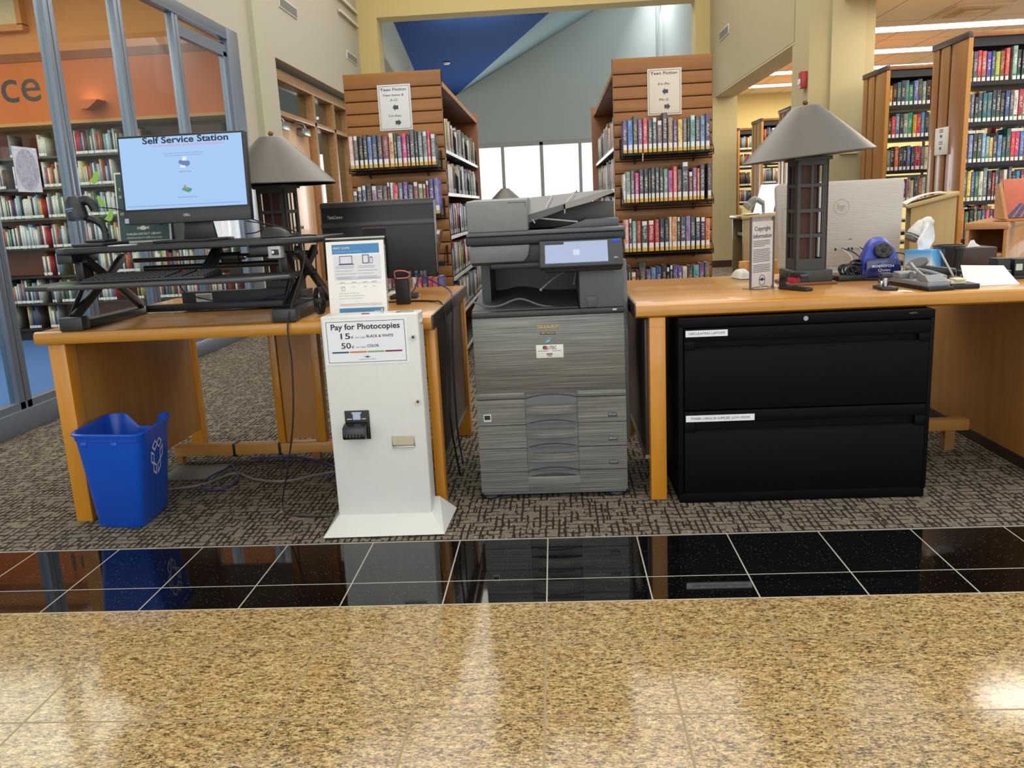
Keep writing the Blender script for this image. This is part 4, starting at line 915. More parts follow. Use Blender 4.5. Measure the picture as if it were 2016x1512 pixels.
# ---------------------------------------------------------------- all-in-one seen from behind
tc = thing('computer', 'black all in one computer seen from behind on the left desk', 'computer', (-.77, 3.95, .752))
MT = Matrix.Translation((-.769, 3.93, .82)) @ Matrix.Rotation(radians(3), 4, 'Y') @ Matrix.Rotation(radians(-3.5), 4, 'X') @ Matrix.Rotation(radians(-3), 4, 'Y')
TB = M('0c0d10', .4); TG = M('55534f', .35, .2)
q = MB(MT); q.box(-.272, .272, 0, .04, 0, .366, b=.008, seg=3); q.build('rear_cover', TB, tc)
q = MB(MT); q.box(-.271, .268, -.0025, .003, .338, .360, b=.001); q.box(-.271, .268, -.0025, .003, .246, .270, b=.001); q.build('cover_strip', M('3f3e3c', .32, .3), tc)
q = MB(MT); q.box(.268, .272, -.003, .035, .02, .355, b=.001); q.build('side_trim', M('8b8984', .3, .6), tc)
text('ThinkCentre', M('b9b6ae', .4, .2), tc, MT @ Vector((-.238, -.004, .288)), (1, 0, 0), (0, 0, 1), h=.015, width=.072)
q = MB(MT); q.box(-.075, .035, -.003, .002, .236, .2425); q.build('red_strip', M('5d2726', .4), tc)
q = MB(MT); q.box(-.075, .035, -.002, .002, .205, .236); q.build('vent_slot', M('040405', .6), tc)
q = MB(MT); q.box(-.09, .035, -.04, .01, .0, .2, b=.01); q.box(-.12, .06, -.06, .12, -.069, -.055, b=.004); q.box(-.06, .01, -.03, .02, -.06, .05, b=.006); q.build('stand', M('101114', .4), tc)
q = MB(MT)
for x in (.135, .165, .19, .205): q.box(x, x+.014, -.03, .0, -.002, .03, b=.003)
q.build('cable_plugs', M('5a5d62', .4), tc)
q = MB(); q.tube(bez([(-.60, 3.9, .84), (-.50, 3.83, .80), (-.42, 3.7, .775), (-.388, 3.55, .74), (-.386, 3.45, .6), (-.384, 3.4, .45), (-.385, 3.42, .2), (-.38, 3.5, .02)], 10), .0035, 6); tag(q.build('network_cable', M('1d2c66', .5)), 'blue network cable from the black computer over the desk side', 'cable')
q = MB(); q.tube(bez([(-.70, 3.45, .757), (-.56, 3.46, .757), (-.46, 3.42, .757), (-.405, 3.33, .757), (-.384, 3.27, .70), (-.381, 3.25, .5), (-.382, 3.2, .3), (-.378, 3.35, .02)], 10), .0042, 6); tag(q.build('extension_cable', M('1a1716', .5)), 'thick black cord running over the right edge of the left desk', 'cable')
q = MB(); q.tube(bez([(-.62, 3.9, .84), (-.66, 3.84, .81), (-.70, 3.75, .775), (-.72, 3.62, .757)], 8), .003, 6); q.tube(bez([(-.58, 3.9, .84), (-.59, 3.86, .80), (-.60, 3.78, .765), (-.66, 3.7, .757)], 8), .003, 6); tag(q.build('computer_cables', BLACK), 'black cables hanging from the back of the black computer', 'cable')
q = MB(); q.box(-.67, -.55, 3.6, 3.7, .752, .768, b=.003); tag(q.build('laptop_dock', M('1b1c1e', .4)), 'slim black box lying on the desk below the computer cables', 'dock')
cb_ = thing('card_box', 'small black box with a pink cord loop beside the print guide', 'box', (-.575, 3.4, .752))
q = MB(); q.box(-.60, -.545, 3.38, 3.43, .752, .86, b=.003); q.build('box_body', M('17181a', .5), cb_)
q = MB(); q.tube(bez([(-.595, 3.375, .862), (-.595, 3.375, .888), (-.56, 3.375, .89), (-.535, 3.375, .878), (-.545, 3.375, .862), (-.59, 3.375, .86)], 6), .0026, 8); q.build('cord_loop', M('d0655e', .4), cb_)
q = MB(); q.box(-.93, -.62, 3.72, 3.86, .752, .768, b=.003); tag(q.build('white_tray', M('d9d6cc', .5)), 'low white tray lying behind the print guide', 'tray')

# cords of the converter
q = MB(); q.tube(bez([(-1.10, 3.3, 1.10), (-1.04, 3.24, 1.075), (-.95, 3.2, 1.057), (-.89, 3.12, 1.056), (-.865, 3.06, 1.03), (-.865, 3.03, .95), (-.90, 2.96, .82), (-.915, 2.93, .73), (-.912, 2.925, .6), (-.93, 2.93, .4), (-.98, 2.96, .2), (-1.03, 3.0, .05), (-1.01, 2.98, .005), (-.93, 2.95, .005), (-.83, 2.94, .005)], 10), .0032, 6); tag(q.build('extension_cable', M('17161a', .5)), 'long thin black cord looping from the converter down to the carpet', 'cable')
q = MB(); q.tube(bez([(-1.0, 3.16, 1.06), (-.95, 3.2, 1.056), (-.86, 3.16, 1.056), (-.82, 3.09, 1.045), (-.83, 3.08, .98), (-.84, 3.1, .86)], 10), .0028, 6)
for k in range(4): q.tube([(-.845+.014*cos(a*pi/8)+.003*k, 3.1+.006*k, .81+.05*sin(a*pi/8)) for a in range(16)], .003, 6, closed=True)
q.box(-.858, -.826, 3.09, 3.125, .80, .822, b=.003); tag(q.build('bundled_cable', BLACK), 'bundled black mouse cord hanging off the upper deck', 'cable')
q = MB(); q.tube(bez([(-1.13, 3.22, 1.12), (-1.06, 3.3, 1.10), (-.98, 3.3, 1.075), (-.93, 3.25, 1.058)], 10), .0026, 6); q.tube(bez([(-1.15, 3.25, 1.14), (-1.09, 3.32, 1.10), (-1.12, 3.3, 1.075), (-1.16, 3.28, 1.07)], 10), .0026, 6); tag(q.build('screen_cables', BLACK), 'black cables coming out at the right of the screen', 'cable')
q = MB(); q.tube(bez([(-1.38, 3.1, .91), (-1.39, 3.2, .85), (-1.33, 3.36, .80), (-1.2, 3.41, .795), (-1.08, 3.42, .81), (-.98, 3.42, .80)], 10), .003, 6); tag(q.build('data_cable', M('1c2a5a', .5)), 'dark blue cable drooping under the keyboard tray', 'cable')
# cables on the carpet under the desk
def floorcable(pts, r, col, label, n=10):
    q = MB(); q.tube(bez(pts, n), r, 6); tag(q.build('floor_cable', M(col, .5)), label, 'cable')
floorcable([(-1.70, 3.30, .006), (-1.52, 3.36, .006), (-1.42, 3.5, .01), (-1.30, 3.42, .006), (-1.15, 3.38, .006), (-1.02, 3.46, .006), (-.9, 3.52, .006)], .006, '6a6a66', 'thick grey cable lying across the carpet under the left desk')
floorcable([(-1.45, 3.62, .02), (-1.52, 3.45, .008), (-1.48, 3.3, .006), (-1.38, 3.32, .006), (-1.38, 3.45, .01), (-1.46, 3.58, .03)], .004, '1f2c66', 'blue cable coiled on the carpet near the bin')
floorcable([(-1.4, 3.66, .03), (-1.2, 3.66, .03), (-1.05, 3.6, .02), (-.92, 3.5, .008), (-.82, 3.46, .006)], .006, '28305c', 'bundle of blue cables under the stretcher rail')
floorcable([(-.96, 3.38, .006), (-.92, 3.45, .02), (-.86, 3.4, .03), (-.83, 3.28, .008), (-.88, 3.24, .006), (-.93, 3.34, .008)], .005, '3c3c3a', 'grey cable coil on the carpet left of the payment box')
floorcable([(-.32, 3.45, .006), (-.28, 3.4, .02), (-.22, 3.42, .006)], .005, '8a8a90', 'grey cable end on the carpet beside the photocopier')
q = MB(); q.box(-1.75, -1.50, 3.45, 3.66, .001, .006, b=.001); tag(q.build('floor_plate', M('5f625c', .5)), 'flat grey plate on the carpet behind the blue bin', 'floor plate')

# ---------------------------------------------------------------- craftsman table lamps
SHADE = M('64605a', .42, .5, var=.02); LAMPG = M('3b3a36', .5, var=.03); RUST = M('4a2618', .6); WOODF = wood('6b3d22', '7d4a2a', 'x', 1, .4)
def lamp(name, label, loc, rz, tilt=0, shade_mat=None, body=None):
    t_ = thing(name, label, 'lamp', loc, rz, 'metal shaded table lamps')
    body = body or LAMPG
    q = MB(); q.box(-.10, .10, -.10, .10, 0, .012, b=.003); q.build('foot_plate', WOODF, t_, local=True)
    q = MB(); q.box(-.085, .085, -.085, .085, .012, .06, b=.004); q.build('base', body, t_, local=True)
    q = MB(); w = .064; zs = [.06, .115, .215, .23, .33, .345, .445, .46, .50]
    q = MB()
    for k in range(4):
        R_ = Matrix.Rotation(k*pi/2, 4, 'Z'); q.M = R_
        q.box(-w, -w+.018, -w, -w+.006, .06, .50); q.box(w-.018, w, -w, -w+.006, .06, .50); q.box(-.005, .005, -w+.001, -w+.005, .06, .50)
        for z0, z1 in ((.06, .105), (.192, .206), (.292, .306), (.392, .406), (.478, .50)): q.box(-w, w, -w+.0005, -w+.006, z0, z1)
    q.M = None; q.box(-.075, .075, -.075, .075, .497, .512, b=.002); q.build('lattice_tower', body, t_, local=True)
    q = MB(); q.box(-.05, .026, -.04, .05, .06, .5); q.build('inner_panel', RUST, t_, local=True)
    M2 = Matrix.Translation((0, 0, .512)) @ Matrix.Rotation(tilt, 4, 'Y')
    q = MB(M2); pr_ = [(.256, .0), (.257, .004), (.17, .088), (.105, .15), (.056, .196), (.05, .20), (0, .201)]; inn = [(0, .196), (.052, .19), (.25, .002), (.256, .0)]
    q.lathe(inn[::-1][:0] or pr_, (0, 0, 0), 64); q.lathe([(.2545, .0), (.053, .191), (0, .194)], (0, 0, 0), 64); sh = q.build('lamp_shade', shade_mat or SHADE, t_, local=True, smooth=50)
    q = MB(M2); q.cyl((0, 0, .20), (0, 0, .206), .006, 12); q.ball((0, 0, .215), .0115); q.build('finial', WOODF, t_, local=True)
    return t_
lampR = lamp('table_lamp', 'grey shaded table lamp on the right desk in front of the silver computer', (1.105, 3.55, .752), radians(1), radians(-4.5))
lampL = lamp('table_lamp', 'grey shaded table lamp partly behind the self service screen', (-1.13, 3.62, .752), radians(-8), 0)
lamp('table_lamp', 'distant grey lamp shade showing above the photocopier left corner', (-.60, 11.8, .67), 0)
lamp('table_lamp', 'distant lamp shade tip above the photocopier, right of the window post', (.475, 15.0, .62), 0)
for x, y, lb in ((-.6, 11.8, 'low reading table hidden behind the photocopier under the nearer far lamp'), (.475, 15.0, 'low reading table in the far hall under the farthest lamp')):
    rt = thing('reading_table', lb, 'table', (x, y, 0))
    zt = .67 if y < 13 else .62
    q = MB(); q.box(x-.5, x+.5, y-.4, y+.4, zt-.035, zt-.0005, b=.004); q.build('tabletop', DESKTOP, rt)
    for sx in (-.44, .44):
        for sy in (-.34, .34): q = MB(); q.box(x+sx-.03, x+sx+.03, y+sy-.03, y+sy+.03, 0, zt-.035); q.build('leg', LEG, rt)

# ---------------------------------------------------------------- right desk, things standing on it
# copyright sign
cs = thing('sign_holder', 'clear acrylic holder with the Copyright Information sheet on the right desk', 'sign holder', (.893, 3.41, .752), radians(36))
GL = glass('e9eaec', .8, .05)
q = MB(); q.box(-.068, .068, .004, .007, .003, .285); q.box(-.068, .068, -.035, .045, 0, .003, b=.001); q.build('acrylic', GL, cs, local=True)
q = MB(); q.box(-.068, -.0665, -.004, .008, 0, .286); q.box(.0665, .068, -.004, .008, 0, .286); q.box(-.068, .068, -.004, .008, .2845, .2865); q.build('acrylic_edge', M('6d6870', .25), cs, local=True)
q = MB(); q.box(-.062, .062, .0012, .003, .01, .268); sp = q.build('sheet', M('cfc8bd', .6, var=.01), cs, local=True)
def ctext(s, z, h, w, bold=0):
    return text(s, M('23305e', .5, var=0), sp, (0, .0009, z), (1, 0, 0), (0, 0, 1), h, w, 'C', bold, local=True)
ctext('Copyright', .232, .0165, .094, .012); ctext('Information', .203, .0165, .108, .012)
q = MB(); rr = random.Random(5)
for i in range(19):
    z = .19-i*.0068
    if i in (4, 13): continue
    q.box(-.054, .05-(rr.random()*.04 if i in (3, 12, 18) else rr.random()*.008), .0005, .0011, z, z+.0026)
q.build('text_lines', M('6b6272', .7), sp, local=True)
q = MB(); q.lathe([(.016, 0), (.019, 0)], (0, 0, 0), 4) if 0 else None
q.M = Matrix.Translation((0, .0012, .034)); emblem(q, 0, 0, .022, 0); q.tube([(.017*cos(a*pi/12), -.0002, .0+.021*sin(a*pi/12)) for a in range(24)], .0012, 5, closed=True); q.build('library_mark', M('1f2f58', .5, var=0), sp, local=True)

# black tape dispenser like tool with red insert
tdp = thing('tape_dispenser', 'small black dispenser with a red insert at the lamp foot', 'tape dispenser', (.995, 3.30, .752), radians(-62))
q = MB(); q.box(-.075, .075, -.02, .02, 0, .014, b=.005); q.build('base', CB2, tdp, local=True)
pts = bez([(-.07, 0, .012), (-.066, 0, .045), (-.03, 0, .06), (.03, 0, .06), (.05, 0, .05)], 6)
q = MB()
for a, b in zip(pts, pts[1:]): q.prism([(a.x, a.z-.006), (b.x, b.z-.006), (b.x, b.z+.007), (a.x, a.z+.007)], -.018, .018, 'y')
q.build('arched_arm', CB2, tdp, local=True)
q = MB(); q.box(-.03, .012, -.015, .015, .03, .052, b=.003); q.build('red_insert', M('b8263e', .4), tdp, local=True)

# silver computer from behind
hp = thing('computer', 'silver all in one computer seen from behind on the right desk', 'computer', (1.36, 3.95, .752))
def mat_dots():
    m, t = newmat('textured_silver_plastic')
    w = t.n('ShaderNodeTexWave', wave_type='BANDS', bands_direction='Z', i_0=t.obj(), i_Scale=42, i_Distortion=0.0)
    t.bsdf(t.ramp(w.outputs['Fac'], [(.2, 'bdb6aa'), (.6, 'cbc5b9')]), .45, .05, .4, w.outputs['Fac'], .25, .002); return m
HPM = mat_dots(); MHP = Matrix.Translation((1.368, 3.93, .785)) @ Matrix.Rotation(radians(-4), 4, 'X')
q = MB(MHP); q.prism([(-.272, .0), (.272, 0), (.29, .36), (.288, .376), (.278, .384), (-.268, .384), (-.282, .376), (-.284, .36)], 0, .035, 'y', b=.004); q.build('rear_cover', HPM, hp)
q = MB(MHP); q.tube([(.01+.034*cos(a*pi/16), -.0005, .268+.034*sin(a*pi/16)) for a in range(32)], .0012, 6, closed=True); lgm = q.build('logo_ring', M('b3aa9c', .35), hp)
tx = text('hp', M('b0a798', .35), lgm, MHP @ Vector((.008, -.0025, .258)), (1, 0, 0), (.12, 0, 1), .026, .034, 'C', .01)
q = MB(MHP)
for x0, x1, z0, z1 in ((-.258, -.256, .09, .27), (-.216, -.214, .09, .27)): q.box(x0, x1, -.001, .001, z0, z1)
q.box(-.258, -.214, -.001, .001, .27, .272); q.box(-.258, -.214, -.001, .001, .088, .09); q.build('cover_seam', M('a9a295', .5), hp)
q = MB(MHP)
for x in (-.02, .01, .04, .055, .09, .115, .13): q.box(x, x+.009, -.0015, .002, .07, .082, b=.001)
q.box(.045, .058, -.0015, .002, .118, .121); q.build('ports', M('1b1b1d', .5), hp)
q = MB(); q.box(1.23, 1.5, 3.9, 4.0, .752, .762, b=.003); q.prism([(1.12, .765), (1.2, .765), (1.2, .79), (1.12, .79)], 3.9, 3.96, 'y', b=.004); q.box(1.27, 1.46, 3.94, 3.97, .76, .82, b=.004); q.box(1.13, 1.19, 3.9, 3.95, .752, .77, b=.003); q.build('stand', M('d6d2ca', .4), hp)
mouse('mouse', 'white mouse on the right desk beside the copyright sheet', (.915, 3.88, .752), radians(10), M('d8d4cc', .4), 1.1)
def cable(pts, r, mat, label, n=8):
    q = MB(); q.tube(bez(pts, n), r, 6); return tag(q.build('computer_cable', mat), label, 'cable')
cable([(1.365, 3.925, .862), (1.37, 3.88, .86), (1.395, 3.85, .83), (1.40, 3.83, .78)], .0028, M('dcdad4', .4), 'white cable hanging from the silver computer nearest the lamp')
cable([(1.43, 3.925, .862), (1.44, 3.88, .865), (1.455, 3.85, .83), (1.46, 3.80, .775)], .0028, M('d0cec8', .4), 'white cable hanging from the silver computer beside the black plug')
cable([(1.385, 3.925, .862), (1.41, 3.87, .85), (1.45, 3.84, .81), (1.47, 3.78, .77)], .003, M('27366b', .4), 'blue cable hanging from the back of the silver computer')
cable([(1.45, 3.925, .864), (1.48, 3.86, .85), (1.51, 3.82, .80), (1.51, 3.75, .765)], .0035, BLACK, 'black cable hanging from the right port of the silver computer')
bd = thing('cable_bundle', 'tangled bundle of black and blue cables between lamp and pencil sharpener', 'cables', (1.33, 3.62, .752))
rr = random.Random(8); q = MB()
for k in range(14):
    cx, cy, cz = 1.345+rr.uniform(-.06, .05), 3.60+rr.uniform(-.03, .03), .78+rr.uniform(0, .03); R0 = rr.uniform(.02, .042); tl_ = rr.uniform(-.9, .9)
    q.tube([(cx+R0*cos(a*pi/10), cy+R0*.5*sin(a*pi/10)*cos(tl_), max(.757, cz+R0*sin(a*pi/10)*.8)) for a in range(20)], .0042, 6, closed=True)
q.tube(bez([(1.222, 3.6, .758), (1.26, 3.58, .762), (1.34, 3.55, .758), (1.40, 3.52, .757), (1.43, 3.5, .757)], 6), .0055, 6); q.build('black_coils', BLACK, bd)
q = MB(); q.tube(bez([(1.222, 3.66, .76), (1.26, 3.64, .764), (1.3, 3.63, .764), (1.38, 3.66, .775)], 6), .007, 8); q.tube(bez([(1.225, 3.63, .758), (1.28, 3.61, .758), (1.36, 3.62, .762)], 6), .005, 8); q.build('blue_cords', M('1a2c62', .4), bd)
q = MB(); q.box(1.24, 1.36, 3.54, 3.60, .752, .775, b=.004); q.build('adapter', BLACK, bd)

# pencil sharpener
psr = thing('pencil_sharpener', 'blue electric pencil sharpener with a black dial beside the silver computer', 'pencil sharpener', (1.428, 3.62, .752), radians(-6)); psr.scale = (1.12, 1.1, 1.02)
PB = M('3344b4', .35, var=.02)
def arch(w, h, n=16): return [(-w, 0)] + [(w*(-1 if a < 0 else 1)*abs(a)**1.0 if 0 else w*a, h*(1-abs(a)**2.6)**.55) for a in [(-1+2*i/n) for i in range(n+1)]][1:-1] + [(w, 0)]
def loft(q, secs):
    n_ = len(secs[0]); q.raw([p for s in secs for p in s], [[i*n_+k, i*n_+(k+1) % n_, (i+1)*n_+(k+1) % n_, (i+1)*n_+k] for i in range(len(secs)-1) for k in range(n_)] + [list(range(n_))[::-1], list(range((len(secs)-1)*n_, len(secs)*n_))])
sec = lambda y, w, h, zb=0, yt=0: [(x, y+yt*z/max(h, 1e-6), zb+z) for x, z in arch(w, h)]
q = MB(); loft(q, [sec(.10, .045, .10), sec(.08, .062, .135), sec(.0, .07, .165)]); q.build('rear_body', M('23242a', .4), psr, local=True)
q = MB(); loft(q, [sec(.02, .0705, .17), sec(-.035, .0735, .165, 0, .03), sec(-.06, .070, .155, 0, .035)]); q.build('blue_shell', PB, psr, local=True)
m_, t__ = newmat('smoked_blue_plastic'); t__.bsdf('16245e', .15, 0, .5, coat=.3)
q = MB(); q.prism([(-.07, .0), (-.062, .004), (-.06, .07), (-.05, .088), (.05, .088), (.062, .07), (.07, .0)], -.072, -.05, 'y', b=.004); bn = q.build('shavings_bin', m_, psr, local=True)
text('BOSTITCH', M('d9dce8', .5), bn, (-.038, -.0725, .052), (1, 0, 0), (0, 0, 1), .009, .076, 'L', .02, local=True)
text('Quiet', M('c9cee0', .5), bn, (-.018, -.0725, .036), (1, 0, 0), (.15, 0, 1), .010, .044, 'L', 0, local=True)
MD = Matrix.Translation((.006, -.048, .118)) @ Matrix.Rotation(radians(68), 4, 'X')
q = MB(MD); q.lathe([(0, .006), (.030, .006), (.034, .002), (.034, -.004), (0, -.004)], (0, 0, 0), 32); dl_ = q.build('dial', M('1b1c1e', .4), psr, local=True)
q = MB(MD)
for k in range(6): q.cyl((.023*cos(k*pi/3), .023*sin(k*pi/3), .0055), (.023*cos(k*pi/3), .023*sin(k*pi/3), .0068), .0038+.0006*k, 12)
q.cyl((0, 0, .006), (0, 0, .011), .009, 20); q.build('pencil_holes', M('050506', .6), dl_, local=True)

# small upright stapler
mst = thing('stapler', 'small black upright stapler with chrome post in front of the pencil sharpener', 'stapler', (1.30, 3.20, .752), radians(-6))
q = MB(); q.prism([(-.026, -.045), (.026, -.06), (.034, -.05), (.02, .055), (-.02, .06), (-.034, .045)], 0, .012, 'z', b=.003); q.prism([(-.034, .01), (-.03, .03), (-.026, .045), (-.02, .05), (-.02, .01)], -.02, .04, 'y') if 0 else None; q.build('base', CB2, mst, local=True)
q = MB(); q.cyl((0, 0, .012), (0, 0, .05), .0115, 20); q.box(-.022, -.014, -.02, .02, .012, .035, b=.002); q.build('chrome_post', CHROME, mst, local=True)
q = MB(); q.box(-.02, .022, -.022, .03, .044, .062, b=.006); q.build('head', M('2b2c2f', .45), mst, local=True)

# three hole punch
pn = thing('hole_punch', 'grey hole punch with a round lever pad on a black base', 'hole punch', (1.43, 3.22, .752), radians(8))
GP = M('8d8f90', .4, .2)
q = MB(); q.prism([(-.05, -.15), (.05, -.15), (.058, .14), (-.04, .15)], 0, .014, 'z', b=.003); q.build('base', BLACK, pn, local=True)
q = MB(); q.prism([(-.15, .014), (-.1, .014), (-.09, .04), (-.12, .052)], -.045, .045, 'x', b=.003) if 0 else None
q.box(-.042, .045, -.13, .13, .014, .03, b=.003); q.prism([(-.13, .03), (-.06, .03), (-.06, .045), (-.10, .056)], -.038, .04, 'x', b=.003); q.prism([(.06, .03), (.13, .03), (.11, .056), (.06, .048)], -.038, .04, 'x', b=.003)
for y in (-.05, 0, .05): q.cyl((.0, y, .03), (.0, y, .055), .008, 14)
q.build('punch_body', GP, pn, local=True)
q = MB(); bar_ = lambda a, b, w: q.tube([a, b], w, 8)
q.tube(bez([(.04, -.11, .045), (.01, -.05, .062), (-.02, .02, .07), (-.02, .05, .072)], 6), .007, 8); q.tube(bez([(-.03, -.1, .045), (-.03, -.03, .07), (-.015, .03, .088)], 6), .006, 8); q.build('lever', GP, pn, local=True)
MPd = Matrix.Translation((.016, .04, .086)) @ Matrix.Rotation(radians(-26), 4, 'Y') @ Matrix.Rotation(radians(8), 4, 'X')
q = MB(MPd); q.lathe([(0, -.005), (.038, -.005), (.042, 0), (.038, .005), (0, .007)], (0, 0, 0), 32); q.build('lever_pad', M('36312d', .45), pn, local=True)

dg = thing('stapler', 'dark green office stapler behind the hole punch', 'stapler', (1.56, 3.42, .752), radians(-28))
q = MB(); q.box(-.09, .09, -.02, .02, 0, .012, b=.004); q.build('base', BLACK, dg, local=True)
q = MB(); q.prism([(-.09, .03), (.085, .02), (.095, .03), (.09, .05), (-.06, .068), (-.09, .055)], -.02, .02, 'y', b=.004); q.box(.05, .075, -.012, .012, .01, .03); q.build('arm', M('1c2a27', .4), dg, local=True)

bt = thing('eraser_tray', 'black tray with cream sticky notes in front of the mesh cup', 'tray', (1.56, 3.14, .752))
q = MB(); q.box(1.50, 1.60, 3.10, 3.2, .752, .77, b=.003); q.build('tray', BLACK, bt)
q = MB(); q.box(1.505, 1.56, 3.12, 3.18, .77, .782, b=.002); q.box(1.515, 1.555, 3.11, 3.16, .782, .79, b=.003); nt = q.build('note_pad', M('dcd6b4', .7)); tag(nt, 'cream sticky note pads on the small black tray', 'notes')

tb = thing('tissue_box', 'blue and white tissue box behind the hole punch', 'tissue box', (1.655, 3.70, .752), radians(38))
def mat_tis():
    m, t = newmat('tissue_box_print'); s = t.n('ShaderNodeSeparateXYZ', i_0=t.gen()); f = t.math('ADD', t.math('MULTIPLY', s.outputs[2], .55), t.math('MULTIPLY', s.outputs[0], .6))
    t.bsdf(t.ramp(f, [(.25, 'dfe6ec'), (.5, '5aa6d8'), (.85, '2b83c4'), (1.0, '7fb9de')]), .5); return m
q = MB(); q.box(-.058, .058, -.058, .058, 0, .108, b=.002); q.build('carton', mat_tis(), tb, local=True)
q = MB()
def tis(u, v):
    w = .03+.075*(1-abs(2*v-.75)*.75); a = (u-.5)*2
    return (a*w*.6 - .01+.012*v + .006*sin(v*7+u*3), .014*sin(a*4+v*2)*(.4+v), .106+.125*v*(1-.18*abs(a)**2))
q.grid(tis, 18, 14, .0012); tsu = q.build('tissue', M('eeeeec', .8), tb, local=True)

mc = thing('pencil_cup', 'black wire mesh pencil cup beside the tissue box', 'pencil cup', (1.755, 3.70, .752))
m_, t__ = newmat('black_wire_mesh')
v = t__.obj(); s = t__.n('ShaderNodeSeparateXYZ', i_0=v); an = t__.math('ARCTAN2', s.outputs[1], s.outputs[0])
g1 = t__.math('LESS_THAN', t__.math('FRACT', t__.math('ADD', t__.math('MULTIPLY', an, 11), t__.math('MULTIPLY', s.outputs[2], 260))), .3)
g2 = t__.math('LESS_THAN', t__.math('FRACT', t__.math('SUBTRACT', t__.math('MULTIPLY', an, 11), t__.math('MULTIPLY', s.outputs[2], 260))), .3)
p_ = t__.n('ShaderNodeBsdfPrincipled', i_Roughness=.4); p_.inputs['Base Color'].default_value = lin('141416')
mx = t__.n('ShaderNodeMixShader', i_0=t__.math('MAXIMUM', g1, g2), i_1=t__.n('ShaderNodeBsdfTransparent').outputs[0], i_2=p_.outputs[0]); t__.out(mx.outputs[0])
q = MB(); q.lathe([(.046, .004), (.062, .118)], (1.755, 3.70, .752), 32); 
q.build('mesh_wall', m_, mc)
q = MB(); q.lathe([(.062, .116), (.065, .119), (.062, .122), (.060, .119), (.062, .116)], (1.755, 3.70, .752), 32); q.lathe([(0, 0), (.048, 0), (.048, .012), (.044, .012), (0, .004)], (1.755, 3.70, .752), 32); q.build('rim', BLACK, mc)
q = MB(); q.tube([(1.61, 3.33, .775), (1.575, 3.37, .865)], .0042, 10); q.tube([(1.575, 3.37, .865), (1.572, 3.374, .874)], .0034, 10); q.tube([(1.613, 3.326, .766), (1.61, 3.33, .775)], [.001, .0042], 10); tag(q.build('pen', M('a9abac', .3, .4)), 'silver pen leaning against the stapler in front of the mesh cup', 'pen')
for k, (dx, c, lb) in enumerate(((-.02, 'c8c6be', 'white pen standing in the mesh cup'), (.02, '3a3a40', 'dark pen standing in the mesh cup'))):
    q = MB(); q.tube([(1.755+dx*.6, 3.70, .76), (1.755+dx*1.6, 3.715, .868)], .0045, 8); tag(q.build('pen', M(c, .4)), lb, 'pen')
q = MB(); q.tube(bez([(1.60, 3.24, .756), (1.62, 3.28, .785), (1.655, 3.27, .775), (1.67, 3.22, .757)], 6), .006, 8); q.box(1.585, 1.66, 3.27, 3.33, .752, .78, b=.004); tag(q.build('staple_remover', M('4a2e28', .35)), 'brown staple remover left of the white paper', 'staple remover')
# leaning white paper on a black box
q = MB(); q.box(1.62, 1.78, 3.235, 3.33, .752, .80, b=.003); tag(q.build('card_holder', BLACK), 'black holder that the white paper leans on', 'holder')
q = MB()
def pap(u, v):
    return (1.588+.158*u + .03*(1-v)*(u**5)*1.2, 3.172+.055*v**.8 + .02*(u-.5)**2, .7535+.074*v-.008*u*v)
q.grid(pap, 16, 10, .0008); tag(q.build('paper', M('ecebe4', .7, var=.01)), 'blank white paper leaning at the right end of the right desk', 'paper')
for x0, x1, lb in ((1.795, 1.845, 'small black speaker box right of the white paper'), (1.86, 1.95, 'black box with a green label at the desk end')):
    bx = thing('desk_box', lb, 'box', ((x0+x1)/2, 3.40, .752))
    q = MB(); q.box(x0, x1, 3.37, 3.44, .752, .834 if x0 < 1.8 else .83, b=.004); q.box(x0-.01, x1+.005, 3.35, 3.45, .752, .765, b=.003); q.build('casing', M('1c1b1b', .5), bx)
    if x0 > 1.82:
        q = MB(); q.box(x0+.005, x0+.03, 3.368, 3.37, .785, .81); q.build('label', M('b9d0b4', .5), bx)
org = thing('desk_organizer', 'dark brown wooden organizer with white cards at the right desk end', 'organizer', (1.86, 3.78, .752))
q = MB(); q.box(1.80, 1.97, 3.72, 3.86, .752, .855, b=.003); q.build('box', M('3a2a20', .5), org)
q = MB()
for i in range(4): q.prism([(1.86+.012*i, .855), (1.92, .858), (1.875+.01*i, .885)], 3.76+.012*i, 3.763+.012*i, 'y')
q.build('cards', WHITE, org)
# white handheld scanner behind the tissue
ws = thing('barcode_scanner', 'white and grey barcode scanner on a stand behind the tissue box', 'barcode scanner', (1.68, 3.9, .752))
q = MB(); q.lathe([(0, 0), (.05, 0), (.045, .01), (0, .015)], (1.70, 3.9, .752), 24); q.tube(bez([(1.71, 3.9, .76), (1.735, 3.9, .85), (1.757, 3.9, .91), (1.75, 3.89, .965)], 8), .008, 10); q.build('stand', BLACK, ws)
q = MB(); q.tube(bez([(1.755, 3.88, .965), (1.73, 3.87, .972), (1.685, 3.86, .94), (1.662, 3.855, .905)], 6), [.014]*4+[.02]*5+[.026]*5+[.03]*4+[.031], 14); q.build('scan_head', M('d5d3cc', .35), ws)
q = MB(); q.tube([(1.667, 3.855, .915), (1.655, 3.852, .892)], [.031, .026], 14); q.build('scan_window', M('6b6a66', .3), ws)
q = MB(); q.tube(bez([(1.70, 3.88, .76), (1.62, 3.84, .835), (1.55, 3.8, .83), (1.5, 3.75, .79)], 8), .003, 6); q.build('cord', BLACK, ws)

